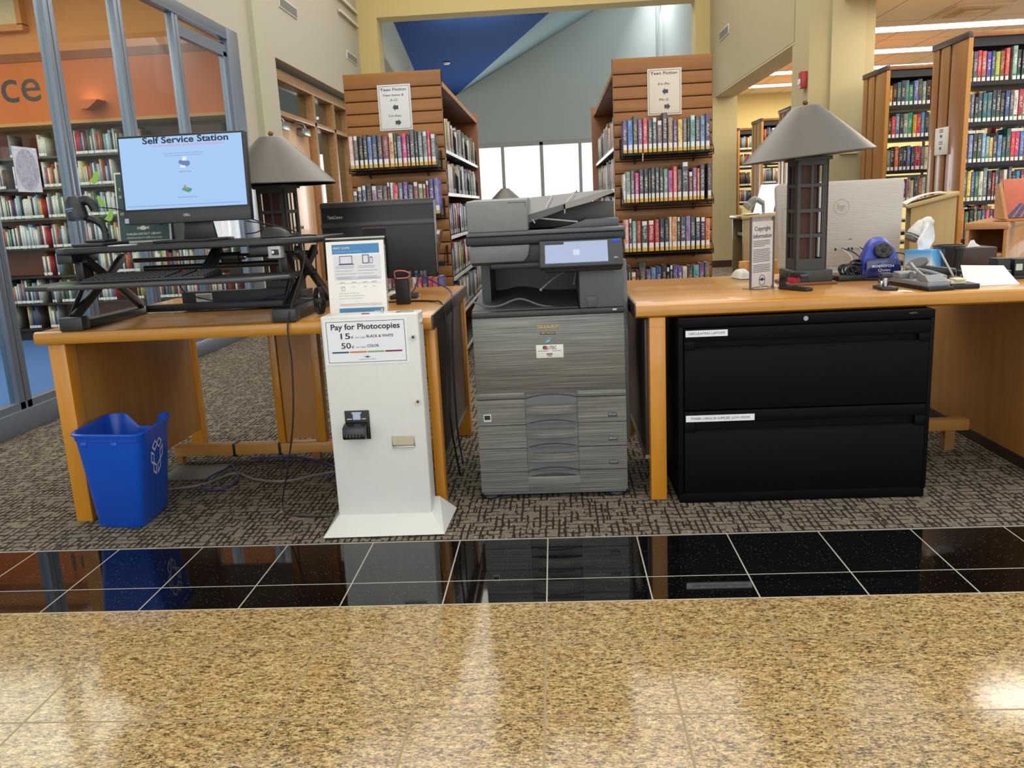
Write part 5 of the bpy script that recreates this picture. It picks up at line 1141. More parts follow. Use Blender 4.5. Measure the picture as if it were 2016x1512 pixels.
# ---------------------------------------------------------------- furniture behind the right desk
ch = thing('chair', 'maple chair back just above the right desk, left of the lamp', 'chair', (1.18, 4.75, 0))
q = MB(); q.box(1.06, 1.42, 4.6, 4.63, .55, .775, b=.006); q.build('backrest', LEG, ch)
q = MB(); q.box(1.06, 1.42, 4.62, 5.0, .44, .47, b=.008); q.build('seat', DESKTOP, ch)
for x in (1.06, 1.385):
    for y in (4.6, 4.965): q = MB(); q.box(x, x+.035, y, y+.035, 0, .55 if y < 4.7 else .44); q.build('leg', LEG, ch)
def lectern(label, px, py, rz, h0, h1, w, d, screen=False):
    t_ = thing('lectern', label, 'lectern', (px, py, 0), rz)
    LW = wood('a98a50', 'b89a60', 'z', 1, .45)
    q = MB(); q.box(0, w, 0, .025, 0, h0, b=.002) if 0 else q.prism([(0, 0), (0, 0), (w, 0), (w, h1), (0, h0)][1:], 0, .03, 'y', b=.002); q.build('side_panel', LW, t_, local=True)
    q = MB(); q.prism([(0, 0), (w, 0), (w, h1), (0, h0)], d-.03, d, 'y', b=.002); q.build('side_panel', LW, t_, local=True)
    q = MB(); q.box(w-.025, w, .03, d-.03, 0, h1-.03); q.build('back_panel', LW, t_, local=True)
    for z in (.35, .82):
        q = MB(); q.box(.02, w-.025, .03, d-.03, z, z+.025); q.build('shelf', LW, t_, local=True)
    q = MB(); q.prism([(-.02, h0-.004), (w+.01, h1-.004), (w+.01, h1+.022), (-.02, h0+.022)], -.015, d+.015, 'y', b=.006); q.build('sloped_top', wood('b89a64', 'c8ac76', 'x', 1, .4), t_, local=True)
    return t_
lectern('light wooden lectern with papers on top behind the tissue box', 2.127, 5.0, radians(-18), 1.008, 1.07, .23, .42)
ML = Matrix.Translation((2.127, 5.0, 1.031)) @ Matrix.Rotation(radians(-18), 4, 'Z') @ Matrix.Rotation(-math.atan2(.062, .23), 4, 'Y')
q = MB(ML); q.grid(lambda u, v: (-.03+.22*u, .0+.36*v, .007+.022*sin(pi*u)*(1-.4*v)+.006*v), 8, 6, .004); tag(q.build('papers', M('d9d3c4', .7)), 'loose white papers lying on the sloped lectern top', 'papers')
lectern('small distant catalogue stand with a bright screen behind the copyright sheet', 1.50, 6.5, 0, .95, .965, .34, .4)
q = MB(); q.box(1.645, 1.65, 6.6, 6.9, 1.0, 1.22) if 0 else q.prism([(1.60, .985), (1.75, .985), (1.79, 1.2), (1.66, 1.2)], 6.6, 6.63, 'y', b=.004); q.box(1.66, 1.7, 6.61, 6.66, .975, .99)
q.M = None; tag(q.build('tablet_screen', emit('eef4fa', 1.2)), 'bright white screen on the distant catalogue stand', 'screen')
q = MB(); q.tube(bez([(1.66, 6.55, 1.06), (1.60, 6.55, 1.09), (1.55, 6.55, 1.05), (1.53, 6.55, 1.03)], 6), [.02]*6+[.03]*6+[.035]*7, 10); q.tube([(1.66, 6.56, 1.06), (1.67, 6.58, .975)], .012, 8); tag(q.build('barcode_scanner', M('8d8980', .4)), 'grey scanner on the distant catalogue stand', 'barcode scanner')
q = MB(); q.box(1.53, 1.75, 6.53, 6.75, .985, .9885); tag(q.build('papers', WHITE), 'white papers on the distant catalogue stand', 'papers')

lc = thing('low_bookcase', 'low orange wood bookcase at the right edge behind the desk', 'bookcase', (2.885, 5.4, 0), radians(-35))
BCW = wood('a8702e', 'ba823c', 'x', .8, .4); BCT = wood('b58050', 'c49464', 'x', 1, .35)
def lpart(nm, m, *boxes):
    q = MB()
    for b in boxes: q.box(*b, b=.002)
    return q.build(nm, m, lc, local=True)
lpart('top', BCT, (-.24, .005, -.005, .9, .842, .882))
lpart('side_panel', BCW, (-.022, 0, 0, .88, 0, .842)); lpart('side_panel', BCT, (-.235, -.215, 0, .88, 0, .842))
lpart('back_panel', M('8a5a20', .6), (-.215, -.022, .42, .44, 0, .842))
lpart('shelf', BCT, (-.215, -.022, .01, .42, .665, .69)); lpart('shelf', BCT, (-.215, -.022, .01, .42, .36, .385))
bo = thing('display_book', 'orange and blue book standing on the low bookcase at the right edge', 'book', (3.02, 5.45, .882))
MB_ = Matrix.Translation((3.03, 5.5, .905)) @ Matrix.Rotation(radians(-15), 4, 'X')
q = MB(MB_); q.box(-.11, .12, 0, .02, 0, .25, b=.002); q.build('cover', M('c4664a', .4), bo)
q = MB(MB_)
for k in range(4): q.prism([(-.11+.05*k, .002), (-.075+.05*k, .002), (.0+.03*k, .09), (-.02+.03*k, .09)], -.0012, -.0004, 'y')
q.build('cover_art', M('3c4a78', .4), bo)
ds_ = thing('book_stand', 'wooden display stand on the low bookcase', 'stand', (3.02, 5.48, .882))
q = MB(); q.box(2.90, 3.16, 5.44, 5.62, .883, .90, b=.003); q.build('base', BCW, ds_)
q = MB(); q.prism([(5.46, .90), (5.60, .90), (5.60, 1.12), (5.56, 1.12)], 2.895, 2.915, 'x'); q.build('side_wing', BCW, ds_)

# ---------------------------------------------------------------- books
import colorsys
def cname(hx):
    r, g, b = [int(hx[i:i+2], 16)/255 for i in (0, 2, 4)]; h, s, v = colorsys.rgb_to_hsv(r, g, b); h *= 360
    if s < .16: return 'black' if v < .27 else ('dark grey' if v < .42 else ('grey' if v < .68 else ('pale grey' if v < .85 else 'white')))
    if h < 14 or h >= 345: n = 'red' if s > .45 else 'rose'
    elif h < 38: n = 'orange' if v > .6 and s > .4 else ('tan' if v > .6 else 'brown')
    elif h < 66: n = 'yellow' if v > .6 and s > .4 else ('cream' if v > .7 else 'olive')
    elif h < 160: n = 'green'
    elif h < 195: n = 'teal'
    elif h < 250: n = 'blue'
    elif h < 290: n = 'purple'
    else: n = 'pink' if v > .6 else 'plum'
    return ('dark ' if v < .4 else ('pale ' if v > .72 and s < .35 and n not in ('cream', 'tan') else '')) + n
_bm = {}
def bookmat(col, tcol):
    k = (col, tcol)
    if k in _bm: return _bm[k]
    m, t = newmat('jacket_'+col)
    s = t.n('ShaderNodeSeparateXYZ', i_0=t.gen()); gx, gy, gz = s.outputs
    rnd = t.n('ShaderNodeObjectInfo').outputs['Random']
    v = t.n('ShaderNodeCombineXYZ', i_0=t.math('MULTIPLY', gx, 2.4), i_1=t.math('MULTIPLY', gz, 44), i_2=t.math('MULTIPLY', rnd, 60)).outputs[0]
    nz = t.noise(v, 1.0, 2, .6)
    msk = t.math('GREATER_THAN', nz, .52)
    msk = t.math('MULTIPLY', msk, t.math('LESS_THAN', t.math('ABSOLUTE', t.math('SUBTRACT', gx, .5)), .27))
    lo = t.math('ADD', .33, t.math('MULTIPLY', t.math('FRACT', t.math('MULTIPLY', rnd, 7.3)), .12)); hi = t.math('ADD', .7, t.math('MULTIPLY', t.math('FRACT', t.math('MULTIPLY', rnd, 13.7)), .2))
    msk = t.math('MULTIPLY', msk, t.math('MULTIPLY', t.math('GREATER_THAN', gz, lo), t.math('LESS_THAN', gz, hi)))
    msk = t.math('MULTIPLY', msk, t.math('LESS_THAN', gy, .1))
    c0 = lin(col); c1 = tuple(min(1, x*1.25+.01) for x in c0[:3])+(1,); c2 = tuple(x*.75 for x in c0[:3])+(1,)
    vv = t.n('ShaderNodeCombineXYZ', i_0=gx, i_1=t.math('MULTIPLY', gz, 3), i_2=t.math('MULTIPLY', rnd, 90)).outputs[0]
    base = t.ramp(t.noise(vv, 1.6, 2), [(.35, c2), (.5, c0), (.68, c1)])
    t.bsdf(t.mix(t.math('MULTIPLY', msk, .62), base, tcol), .22, 0, .5, coat=.4)
    _bm[k] = m; return m
LBW = M('e9e8e2', .5, var=.02); LBY = M('e6b425', .5, var=.02); LBG = M('2c7a4c', .5, var=.02); PAGE = M('e3dccb', .8)
CAPW = M('dfe4e0', .45, var=.02)
def book(cx, y, z, w, h, d, col, label, group, style='y', cap=False, lean=0, tcol=None):
    r = random.Random(f'{cx:.3f} {z:.3f} {col}')
    lum = sum(int(col[i:i+2], 16) for i in (0, 2, 4))/765
    tcol = tcol or (('e8e6de' if r.random() < .7 else 'd8b45a') if lum < .55 else ('22222a' if r.random() < .6 else 'f2f0ea'))
    a = w/2; bl = min(.006, w*.22)
    arc_ = [(a*sin(pi/2*k/3), bl*(1-cos(pi/2*k/3))) for k in range(-3, 4)]
    q = MB(); ins = .0022
    q.prism([(cx+p[0], y+p[1]) for p in arc_] + [(cx+a, y+d), (cx+a-ins, y+d), (cx+a-ins, y+bl+.003), (cx-a+ins, y+bl+.003), (cx-a+ins, y+d), (cx-a, y+d)], z, z+h, 'z')
    bk = q.build('book', bookmat(col, tcol)); tag(bk, label, 'book', group)
    q = MB(); q.box(cx-a+ins, cx+a-ins, y+bl+.003, y+d-.004, z+.003, z+h-.004); q.build('pages', PAGE, bk)
    def wrap(z0, z1, mat, nm, e=.0006):
        q = MB(); q.raw([(cx+p[0]*.88, y+p[1]-e, zz) for zz in (z0, z1) for p in arc_], [[i, i+1, 8+i, 7+i] for i in range(6)]); return q.build(nm, mat, bk)
    if style == 'y': wrap(z+.028, z+.058, LBW, 'call_label'); wrap(z+.006, z+.028, LBY, 'genre_label')
    elif style == 'g': wrap(z+.03, z+.042, LBG, 'genre_label'); wrap(z+.004, z+.03, LBW, 'call_label')
    elif style == 'w': wrap(z+.006, z+.036, LBW, 'call_label')
    if cap: wrap(z+h-.026, z+h-.001, CAPW, 'new_label')
    if lean: bk.rotation_euler = (0, lean, 0)
    return bk
def row(spec, x0, x1, y, z, d, style, where, group, hmin=.19, hmax=.215, seed=1, gap=.0028):
    """spec: list of colour strings; 'x' suffix flags: * cap label, + tall, - thin, ~ short"""
    r = random.Random(seed); items = []
    for s in spec:
        col = s[:6]; fl = s[6:]
        w = .0235*r.uniform(.92, 1.2)*(.55 if '-' in fl else 1)*(1.35 if '^' in fl else 1); h = r.uniform(hmin, hmax)+(.022 if '+' in fl else 0)-(.025 if '~' in fl else 0)
        items.append([col, w, h, '*' in fl, fl])
    tot = sum(i[1] for i in items)+gap*len(items); k = (x1-x0)/tot; x = x0
    for i, (col, w, h, cap, fl) in enumerate(items):
        if '|' not in fl:
            book(x+w*k/2, y+r.uniform(-.004, .006), z, w*k, h, d, col, f"{cname(col)} book, {ords[i] if i < 20 else 'last'} from left, {where}", group, style, cap)
        x += (w+gap)*k

# ---------------------------------------------------------------- slatwall ranges
WIRE = M('131315', .4, .3)
def wire_rack(x0, x1, yb, z, label):
    t_ = thing('wire_rack', label, 'rack', ((x0+x1)/2, yb-.1, z-.03), 0, 'black wire racks hooked on the slatted ends')
    yf = yb-.20; q = MB(); w = .0030
    n = 26
    for i in range(n+1):
        x = x0+(x1-x0)*i/n; q.tube([(x, yb-.005, z-w), (x, yf, z-w)], w*.8, 5)
    for y in (yb-.02, yb-.08, yb-.14, yf): q.tube([(x0, y, z-2.6*w), (x1, y, z-2.6*w)], w, 6)
    q.tube([(x0, yf-.004, z+.004), (x1, yf-.004, z+.004)], w*1.2, 6)
    for y in (yb-.03, yb-.09, yb-.15): q.tube([(x0, y, z-.022), (x1, y, z-.022)], w*.7, 5)
    q.build('wire_shelf', WIRE, t_)
    for x in (x0, x1):
        q = MB(); q.tube([(x, yb-.005, z-.02), (x, yb-.005, z+.10), (x, yb-.07, z+.10), (x, yf-.004, z+.012), (x, yf-.004, z-.02), (x, yb-.01, z-.02)], w, 6); q.tube([(x, yb-.06, z+.10), (x, yb-.06, z-.01)], w*.8, 5); q.build('side_loop', WIRE, t_)
    for x in (x0+.09, x1-.09):
        q = MB(); q.tube([(x, yb-.004, z-.05), (x, yb-.17, z-.004)], w*1.2, 6); q.tube([(x, yb-.004, z-.05), (x, yb-.004, z)], w*1.2, 6); q.build('bracket', WIRE, t_)
def slat_range(x0, x1, label, side):
    y0, y1 = 5.5, 8.02; t_ = thing('bookcase', label, 'bookcase', ((x0+x1)/2, 6.7, 0))
    q = MB(); q.box(x0, x1, y0+.008, y0+.035, 0, 1.993, b=.002); pan = q.build('end_panel', SLATD, t_)
    z = 1.995; k = 0; hs = [.098]+[.0755]*26
    while z > .02 and k < 27:
        zz = max(.0, z-hs[k]+.008); q = MB(); q.box(x0, x1, y0, y0+.012, zz, z, b=.001); q.build('slat', SLAT, pan); z -= hs[k]; k += 1
    q = MB(); q.box(x0, x0+.004, y0-.0005, y0+.036, 0, 1.996); q.box(x1-.004, x1, y0-.0005, y0+.036, 0, 1.996); q.build('edge_band', wood('7d461c', '8d5424', 'z'), pan)
    q = MB(); q.box(x0+.02, x1+.004 if side > 0 else x1, y1-.02, y1+.02, 0, 1.985, b=.003) if side > 0 else q.box(x0-.02, x1-.02, y1-.02, y1+.02, 0, 1.985, b=.003); q.build('end_panel', wood('8a4f22', '9c5f2e', 'z', 1, .4), t_)
    q = MB(); q.box(x0+.006, x1-.006, y0+.036, y1-.02, 1.905, 1.93, b=.002); q.build('canopy', wood('6f3c1a', '80481f', 'y', 1, .45), t_)
    xe = x1-.006 if side > 0 else x0+.006
    q = MB(); q.box(xe-.004, xe+.004, y0+.036, y1-.02, 1.90, 1.932, b=.001); q.build('canopy_edge', wood('a8713f', 'bd8650', 'y'), t_)
    q = MB(); xc = (x0+x1)/2; q.box(xc-.01, xc+.01, y0+.035, y1-.02, 0, 1.9); q.build('back_panel', M('241510', .7), t_)
    zs = (1.515, 1.237, .953, .672, .39, .1) if side > 0 else (1.475, 1.21, .945, .68, .4, .1)
    for z in zs:
        for b in range(3):
            ya = y0+.045+b*.82; xa, xb = (xc+.01, x1-.012) if side > 0 else (x0+.012, xc-.01)
            q = MB(); q.box(xa, xb, ya, ya+.81, z-.012, z, b=.001); sh = q.build('shelf', M('161618', .5), t_)
            xl = xb if side > 0 else xa
            q = MB(); q.box(xl-.003, xl+.003, ya+.002, ya+.808, z-.022, z+.001); q.build('label_strip', M('d9dbdc', .35), sh)
    return zs
zL = slat_range(-1.246, -.62, 'slatted wooden bookcase end on the left with the New Items sign', 1)
zR = slat_range(.459, 1.08, 'slatted wooden bookcase end on the right with the Pik-Z sign', -1)
for x0, x1, nm, zz in ((-1.205, -.645, 'left', (1.398, 1.10, .80, .505)), (.497, 1.05, 'right', (1.405, 1.108, .805, .51))):
    for z, lv in zip(zz, ('top', 'second', 'third', 'lowest')): wire_rack(x0, x1, 5.5, z, f"{lv} black wire book rack on the {nm} slatted bookcase end")
YF = 5.315
def rr_(spec, x0, x1, z, lv, nm, **k): row(spec.split(), x0, x1, YF, z, .15, 'y', f"{lv} wire rack, {nm} slatted end", f"teen books on the {nm} slatted end", **k)
rr_('e0b4ac 4a4f58* 2f2a2c 3a3a2c 6f88ba 35416e 4c4c4e 7c3452^ dba874* 3a463f- 70788c cf4480 46424a- 5a5557+ 3d3a3d- 6d736e 8d9398* d24a56- 6a7276*', -1.20, -.655, 1.398, 'top', 'left', seed=3)
rr_('3b3b3d*~ 4d4a55* 45597a* 3a3b34 b58fb2* 5f5a50^ 80606a 38383a*- e4e2dc*- d0525c 6d7488 6a5090 636066 8a5560* 8aa26c* b05052*- 6a4048*- 5d5a86+ 7c75b2+', -1.20, -.65, 1.10, 'second', 'left', seed=4)
bk = book(-.70, YF-.01, .805, .024, .205, .15, '7a5a4e', 'brown leaning book alone on the third wire rack of the left slatted end', 'teen books on the left slatted end', 'y', True); bk.rotation_euler = (0, radians(14), 0); bk.location.x -= .02
rr_('9a6a70 6a4a55 b8808a 8a6a80 c08a70 d8c8c0 c3506a 5b5568 d8606f d86a72 6a74a6', -1.03, -.66, .505, 'lowest', 'left', seed=6)
rr_('6d5572 5b88c6 5e5650+ 8a6a92 c8484f 5c6460 6e6a6c* 73686a* 4d4242+ 9a7f70 6b4c80 d9b250 6a6a70 4a4446- 7aa79a* 4e4c50 7f9cbe 54485c+', .502, 1.035, 1.405, 'top', 'right', seed=11)
rr_('d8d0c4-~ 8fa39a 666266 c0347e~ 444143 38383c 403838- 45484e 4d4a4b 3e403a 6f9a80 b8589c e06a58 56545a 4a4a4a*+^ 7a2a42*~ 8c6a92 d0603e- 4d4656+ 222224|- 48484e+', .50, 1.045, 1.108, 'second', 'right', seed=12)
rr_('e0a898 6e4a58*- 7fb2aa b05048 3f4a42*^ b8303e*^ b04452 3c3e48 444560 d8c8a8- e0a078 4a4a4c*- 50525c a088ba 4a544e 3c4658* 5a3846* e08a5a', .502, 1.035, .805, 'third', 'right', seed=13)
rr_('7a5a62-~ 4a4a3e- c08a60*~ 5a3440-~ 55565a+^ 7a6a90~ 7f98b4 4a5a84 4c4648 3f4044*- 3f4044*- 6a5a8a 7a6ab0 e0d4bc 52555c 6fb0a8 8a5a8a 6d7072+', .502, 1.035, .51, 'lowest', 'right', seed=14)
q = MB(); q.tube([(.62, 5.29, 1.408), (.618, 5.292, 1.36)], .003, 6); tag(q.build('bookmark', M('d9cfae', .6)), 'cream ribbon hanging below the top rack of the right slatted end', 'bookmark')

# signs on the slatted ends
def end_sign(cx, z0, z1, lines, label, w=.212):
    t_ = thing('wall_sign', label, 'sign', (cx, 5.49, z0))
    q = MB(); q.box(cx-w/2, cx+w/2, 5.489, 5.499, z0, z1, b=.001); pl = q.build('plate', M('dcdcd8' if cx < 0 else 'dccfbc', .45, var=.01), t_)
    q = MB(); a, b = cx-w/2+.009, cx+w/2-.009
    for x0, x1, za, zb in ((a, b, z1-.011, z1-.009), (a, b, z0+.009, z0+.011), (a, a+.002, z0+.009, z1-.009), (b-.002, b, z0+.009, z1-.009)): q.box(x0, x1, 5.4882, 5.4892, za, zb)
    q.build('border_line', M('2c3440', .5), pl)
    IN = M('39424e', .5, var=0)
    for s, fz, h, wd, bd in lines:
        z = z1-fz
        if s in '<>':
            k = -1 if s == '<' else 1; c_ = cx+.004 + (.012 if s == '>' else 0)
            q = MB(); q.prism([(c_+k*.019, z), (c_+k*.002, z+.021), (c_+k*.002, z+.0115), (c_-k*.018, z+.0115), (c_-k*.018, z-.0115), (c_+k*.002, z-.0115), (c_+k*.002, z-.021)], 5.4882, 5.4892, 'y'); q.build('arrow', IN, pl)
        else: text(s, IN, pl, (cx-.004 if len(s) < 15 else cx, 5.4884, z), h=h, width=wd, align='C', bold=bd)
end_sign(-.924, 1.640, 1.919, (('Teen Fiction', .038, .017, .166, .012), ('New Items &', .070, .0135, .132, .006), ('A–Cl', .100, .0135, .046, .006), ('<', .139, 0, 0, 0), ('Co–Kau', .196, .0135, .08, .006), ('>', .232, 0, 0, 0)), 'white Teen Fiction New Items sign on the left slatted end')
end_sign(.781, 1.643, 1.922, (('Teen Fiction', .036, .017, .166, .012), ('Ke–Pie', .098, .0135, .070, .006), ('<', .137, 0, 0, 0), ('Pik–Z', .192, .0135, .057, .006), ('>', .228, 0, 0, 0)), 'cream Teen Fiction Ke-Pie sign on the right slatted end')

# ---------------------------------------------------------------- right wing ranges
RNG = wood('8a5628', '9f6a34', 'z', 1, .35, .25); RNGD = M('33211a', .5); STEELB = M('121214', .45)
ZS = (1.855, 1.57, 1.28, 1.0, .72, .44, .16)
def wing_range(y0, label, light=False):
    y1 = y0+.57; X0 = 3.1; t_ = thing('bookcase', label, 'bookcase', (4.0, (y0+y1)/2, 0), 0, 'tall bookcases of the right wing')
    ep = None; w3 = (y1-y0)
    q = MB(); q.box(X0+.012, X0+.03, y0, y1, 0, 2.16); ep = q.build('end_panel', RNGD, t_)
    for a, b in ((0, .25), (.285, .43), (.465, .57)):
        a, b = (.57-b, .57-a); q = MB(); q.box(X0, X0+.018, y0+w3-b if 0 else y0+.57-b, y0+.57-a, 0, 2.16, b=.004); q.build('end_board', RNG, ep)
    q = MB(); q.box(X0-.008, X0+.032, y0-.008, y1+.008, 2.16, 2.205, b=.003); q.build('end_cap', M('4a3a33', .45), ep)
    q = MB(); q.box(X0+.03, 4.9, y0, y1, 2.165, 2.20, b=.002); q.build('canopy', RNG, t_)
    q = MB(); q.box(X0+.002, X0+.034, y0-.006, y0+.012, 0, 2.2); q.build('end_edge', wood('b07830', 'c68e42', 'z'), ep)
    q = MB(); q.box(X0+.03, 4.9, y0+.27, y0+.30, 2.02, 2.165); q.box(X0+.03, 4.9, y0+.02, y0+.03, 2.1, 2.165); q.build('upper_rail', STEELB, t_)
    for z in ZS:
        q = MB(); q.box(X0+.03, 4.9, y0+.005, y0+.565, z-.012, z, b=.001); q.box(X0+.03, 4.9, y0+.003, y0+.01, z-.028, z+.001); q.build('shelf', STEELB, t_)
    q = MB(); 
    for x in (X0+.035, 4.0, 4.87): q.box(x, x+.025, y0+.27, y0+.30, 0, 2.1)
    q.build('upright', STEELB, t_)
for i, y in enumerate((6.53, 8.04, 11.12, 12.65, 14.2)):
    wing_range(y, ('tall brown bookcase at the right edge with a white arrow sign on its end', 'brown bookcase right of the near cream column', 'distant bookcase end partly behind the lamp shade', 'distant bookcase end with pale shiny boards left of the lamp shade', 'farthest bookcase beside the far cream column')[i])
def wrow(spec, x0, x1, y, z, lv, nm, style, **k):
    row(spec.split(), x0, x1, y+.012, z, .16, style, f"{lv} shelf, {nm}", f"books on the {nm}", hmin=.2, hmax=.222, **k)
T1 = 'tall bookcase at the right edge'
wrow('c5d04a- 5a4a66 d23a3a b0604a 5a3fa2 3a4a66 9ab042 8a4a2a c84a4a+ 1a1a1a|- 7a9a8a+ 2a2a2c 2a2624 d83a48 5a3a4a- 6a86aa 3a4a5a 7a4a5a c0603a 38405a', 3.135, 3.74, 6.53, 1.855, 'top', T1, 'g', seed=21)
wrow('5a4a44- 6a6a80~ 33343a~ 4a4a4a 2f6a74 44707a 3a3d44 40443e 35383c 3a4a80 55504e d8d6d0 a02a34 b4b0a8 c8c6c0 3e3a3c 4a4c58 707a8a d0c0a0 3a5a6a', 3.135, 3.74, 6.53, 1.57, 'second', T1, 'g', seed=22)
wrow('4a5a80- 7a86b8 3c3e3a 4a5a3a 8aa6cc 6a9aa0~ d8b45a~ 4a3a4a~ 6a92b8~ 3f4a5a~ 2a5a5c+ d23a3e c02a62 3a78b8 d88a4a 5aa8a0 d8d0c8 a83a3a 44464a 7a8a6a', 3.135, 3.74, 6.53, 1.28, 'third', T1, 'g', seed=23)
wrow('3a74b0 e0c432 4a4a90 2f7a4a d8d4c4 7f8a84+ 34343a a02a30- 3e4044 6a4a3e ded8c8 4a4a5e+ 2a2c30 2f86b8 7a2a30 d8cdb8 6a6a70 3a4a6a b86a3a 505258', 3.13, 3.74, 6.53, 1.0, 'fourth', T1, 'g', seed=24)
wrow('d86a50 3f7a58 33302e 4a5a4a 6a7a58 4a6a9a d85a66 6a4a7a 7a5a8a 6a3a80~ 8a2a4a~ b0a890~ 3a4466~ 5a5c58~ 3a3a44 707078 4a3a3a 8a6a4a 3a5a4a 5a6a8a', 3.13, 3.74, 6.53, .72, 'fifth', T1, 'n', seed=25)
T2 = 'shorter looking bookcase behind the column'
T2 = 'bookcase right of the near column'
wrow('b8862a~ 4a2a24~ 3f7078 44464a 5a8a90 2f8a5a~ 6a72b0 54564a 7fa09a 4a2a2e 3a4058 5a5c60 4a7a8a 30343a', 3.14, 3.66, 8.04, 1.855, 'top', T2, 'w', seed=31)
wrow('2f2f33~ d23a44~ 5a7a98 3a3e34 8a9488 2f9a70 c8922e c43040 4a8ab8 3c4044 d2d0c4 cbc8be d6d4cc e2cc30', 3.14, 3.66, 8.04, 1.57, 'second', T2, 'w', seed=32)
wrow('6a7a58~ 2a2a2c d86a3a 4a3a36 2c2c30 5a6a9a 3a3c58 b82e3c^ 6a6c74 d8cfae 4a4a44 a83a44 3a2a2c c8b83a', 3.14, 3.66, 8.04, 1.28, 'third', T2, 'w', seed=33)
wrow('3a3a44 6a6c70 44464e 9a7a80 6a3a44 b89098 d8c8a0~ 3e5a5c c8704a d8d4c4 6a8a58 4a4a50 8a5a4a 3f4a60', 3.14, 3.66, 8.04, 1.0, 'fourth', T2, 'w', seed=34)
sg2 = thing('wall_sign', 'white sign with two arrows on the tall bookcase end at the right', 'sign', (3.09, 6.85, 1.36))
q = MB(); q.box(3.086, 3.099, 6.745, 6.955, 1.36, 1.565, b=.001); pl2 = q.build('plate', M('e2dfd8', .45), sg2)
q = MB()
for z, s in ((1.50, 1), (1.41, -1)):
    q.prism([(6.85+s*.02, z), (6.85, z+.016), (6.85, z+.008), (6.85-s*.02, z+.008), (6.85-s*.02, z-.008), (6.85, z-.008), (6.85, z-.016)], 3.085, 3.0862, 'x')
for z in (1.545, 1.53, 1.455, 1.44): q.box(3.085, 3.0862, 6.82, 6.88, z, z+.006)
q.build('print', M('3a3c42', .5), pl2)

# ---------------------------------------------------------------- everything smaller: aisle sides, far ranges, reading room
PAL = ['3a3c40', 'd8d4c8', '4a5a78', '7a3038', '2f4a44', '8a8c8a', 'c0703a', '5a4a6a', 'e2e0d8', '6a8aa8', 'b83a40', '26262a', 'c8b060', '557a58', '9ab4c4', '6b5038']
pm = [M(c, .35, var=.15, sc=60) for c in PAL] + [LBW]
st = MB(); rs = random.Random(77)
def s_row_y(x0, x1, y, z, fill=1.0, hm=(.18, .24), wm=(.012, .034), light=0, d=.15, band=True):
    x = x0
    while x < x1:
        if rs.random() > fill: x += rs.uniform(.05, .25); continue
        w = rs.uniform(*wm); h = rs.uniform(*hm)
        if x+w > x1: break
        st.mi = 1 if rs.random() < light else rs.randrange(16); yy = y+rs.uniform(0, .01); st.box(x, x+w-.001, yy, yy+d, z, z+h)
        if band: st.mi = 16; st.quad((x, yy-.0008, z+.008), (x+w-.0015, yy-.0008, z+.008), (x+w-.0015, yy-.0008, z+.034), (x, yy-.0008, z+.034))
        x += w
def s_row_x(y0, y1, x, z, sgn, hm=(.17, .225), light=0, dark=0):
    y = y0
    while y < y1:
        w = rs.uniform(.014, .03); h = rs.uniform(*hm)
        if rs.random() < .03: y += .03; continue
        if y+w > y1: break
        st.mi = 1 if rs.random() < light else rs.randrange(16); xx = x+sgn*rs.uniform(-.012, 0); st.box(xx-sgn*.15, xx, y, y+w-.001, z, z+h)
        st.mi = 16; st.quad((xx+sgn*.0008, y, z+.008), (xx+sgn*.0008, y+w-.002, z+.008), (xx+sgn*.0008, y+w-.002, z+.036), (xx+sgn*.0008, y, z+.036))
        y += w
for b in range(3):
    for z in zL[:5]:
        s_row_x(5.55+b*.82, 5.55+b*.82+.72, -.645, z, 1, light=.2)
    for z in zR[:5]:
        s_row_x(5.55+b*.82, 5.55+b*.82+.72, .484, z, -1, light=.2)
for y, x1 in ((11.12, 4.0), (12.65, 3.9), (14.2, 3.9)):
    for z in ZS[:6]: s_row_y(3.14, x1, y+.012, z, .93, (.19, .225), (.018, .036), d=.16)
for z in ZS[:5]:
    s_row_y(3.76, 4.85, 6.545, z, .97, (.19, .225), (.018, .036), d=.16); s_row_y(3.68, 4.85, 8.055, z, .97, (.19, .225), (.018, .036), d=.16)
KZ = (1.84, 1.54, 1.24, .94, .66, .38, .12)
kids = ((-5.35, -3.95), (-5.9, -3.15), (-5.9, -3.15), (-5.9, -3.15), (-5.2, -3.15), (-5.9, -3.15), (-5.9, -5.0))
for z, (a, b) in zip(KZ, kids):
    x = a
    while x < b-.05:
        e = min(b, (math.floor((x+6.0)/.92)+1)*.92-6.0-.02); s_row_y(x, e, 8.33, z+.001, .97, (.17, .25), (.009, .026), .28, d=.2); x = e+.05
ob = st.build('shelved_books', pm, smooth=0); tag(ob, 'packed small books on aisle sides, distant bookcases and behind the glass', 'books'); ob['kind'] = 'stuff'

for b in range(3):
    for k_, z in enumerate(zL[:3]):
        yb = 5.55+b*.82+.735; q = MB(); q.prism([(-.79, z), (-.635, z), (-.635, z+.12), (-.66, z+.17), (-.70, z+.19), (-.79, z+.19)], yb, yb+.006, 'y'); q.prism([(-.79, z+.0005), (-.65, z+.0005), (-.65, z+.003), (-.79, z+.003)], yb-.0, yb+.06, 'y')
        tag(q.build('bookend', BLACK), f"black bookend, {('top', 'second', 'third')[k_]} aisle shelf, {('nearest', 'middle', 'farthest')[b]} bay of the left slatted bookcase", 'bookend', 'black bookends on the aisle shelves')
kc = thing('bookcase', 'long wall bookcase in the orange room behind the glass', 'bookcase', (-4.6, 8.45, 0))
KW = wood('7a3f24', '8d4c2c', 'x', .8, .4); KD = M('1d1a1a', .5)
q = MB(); q.box(-6.1, -3.1, 8.62, 8.66, 0, 2.1); q.build('back_panel', KW, kc)
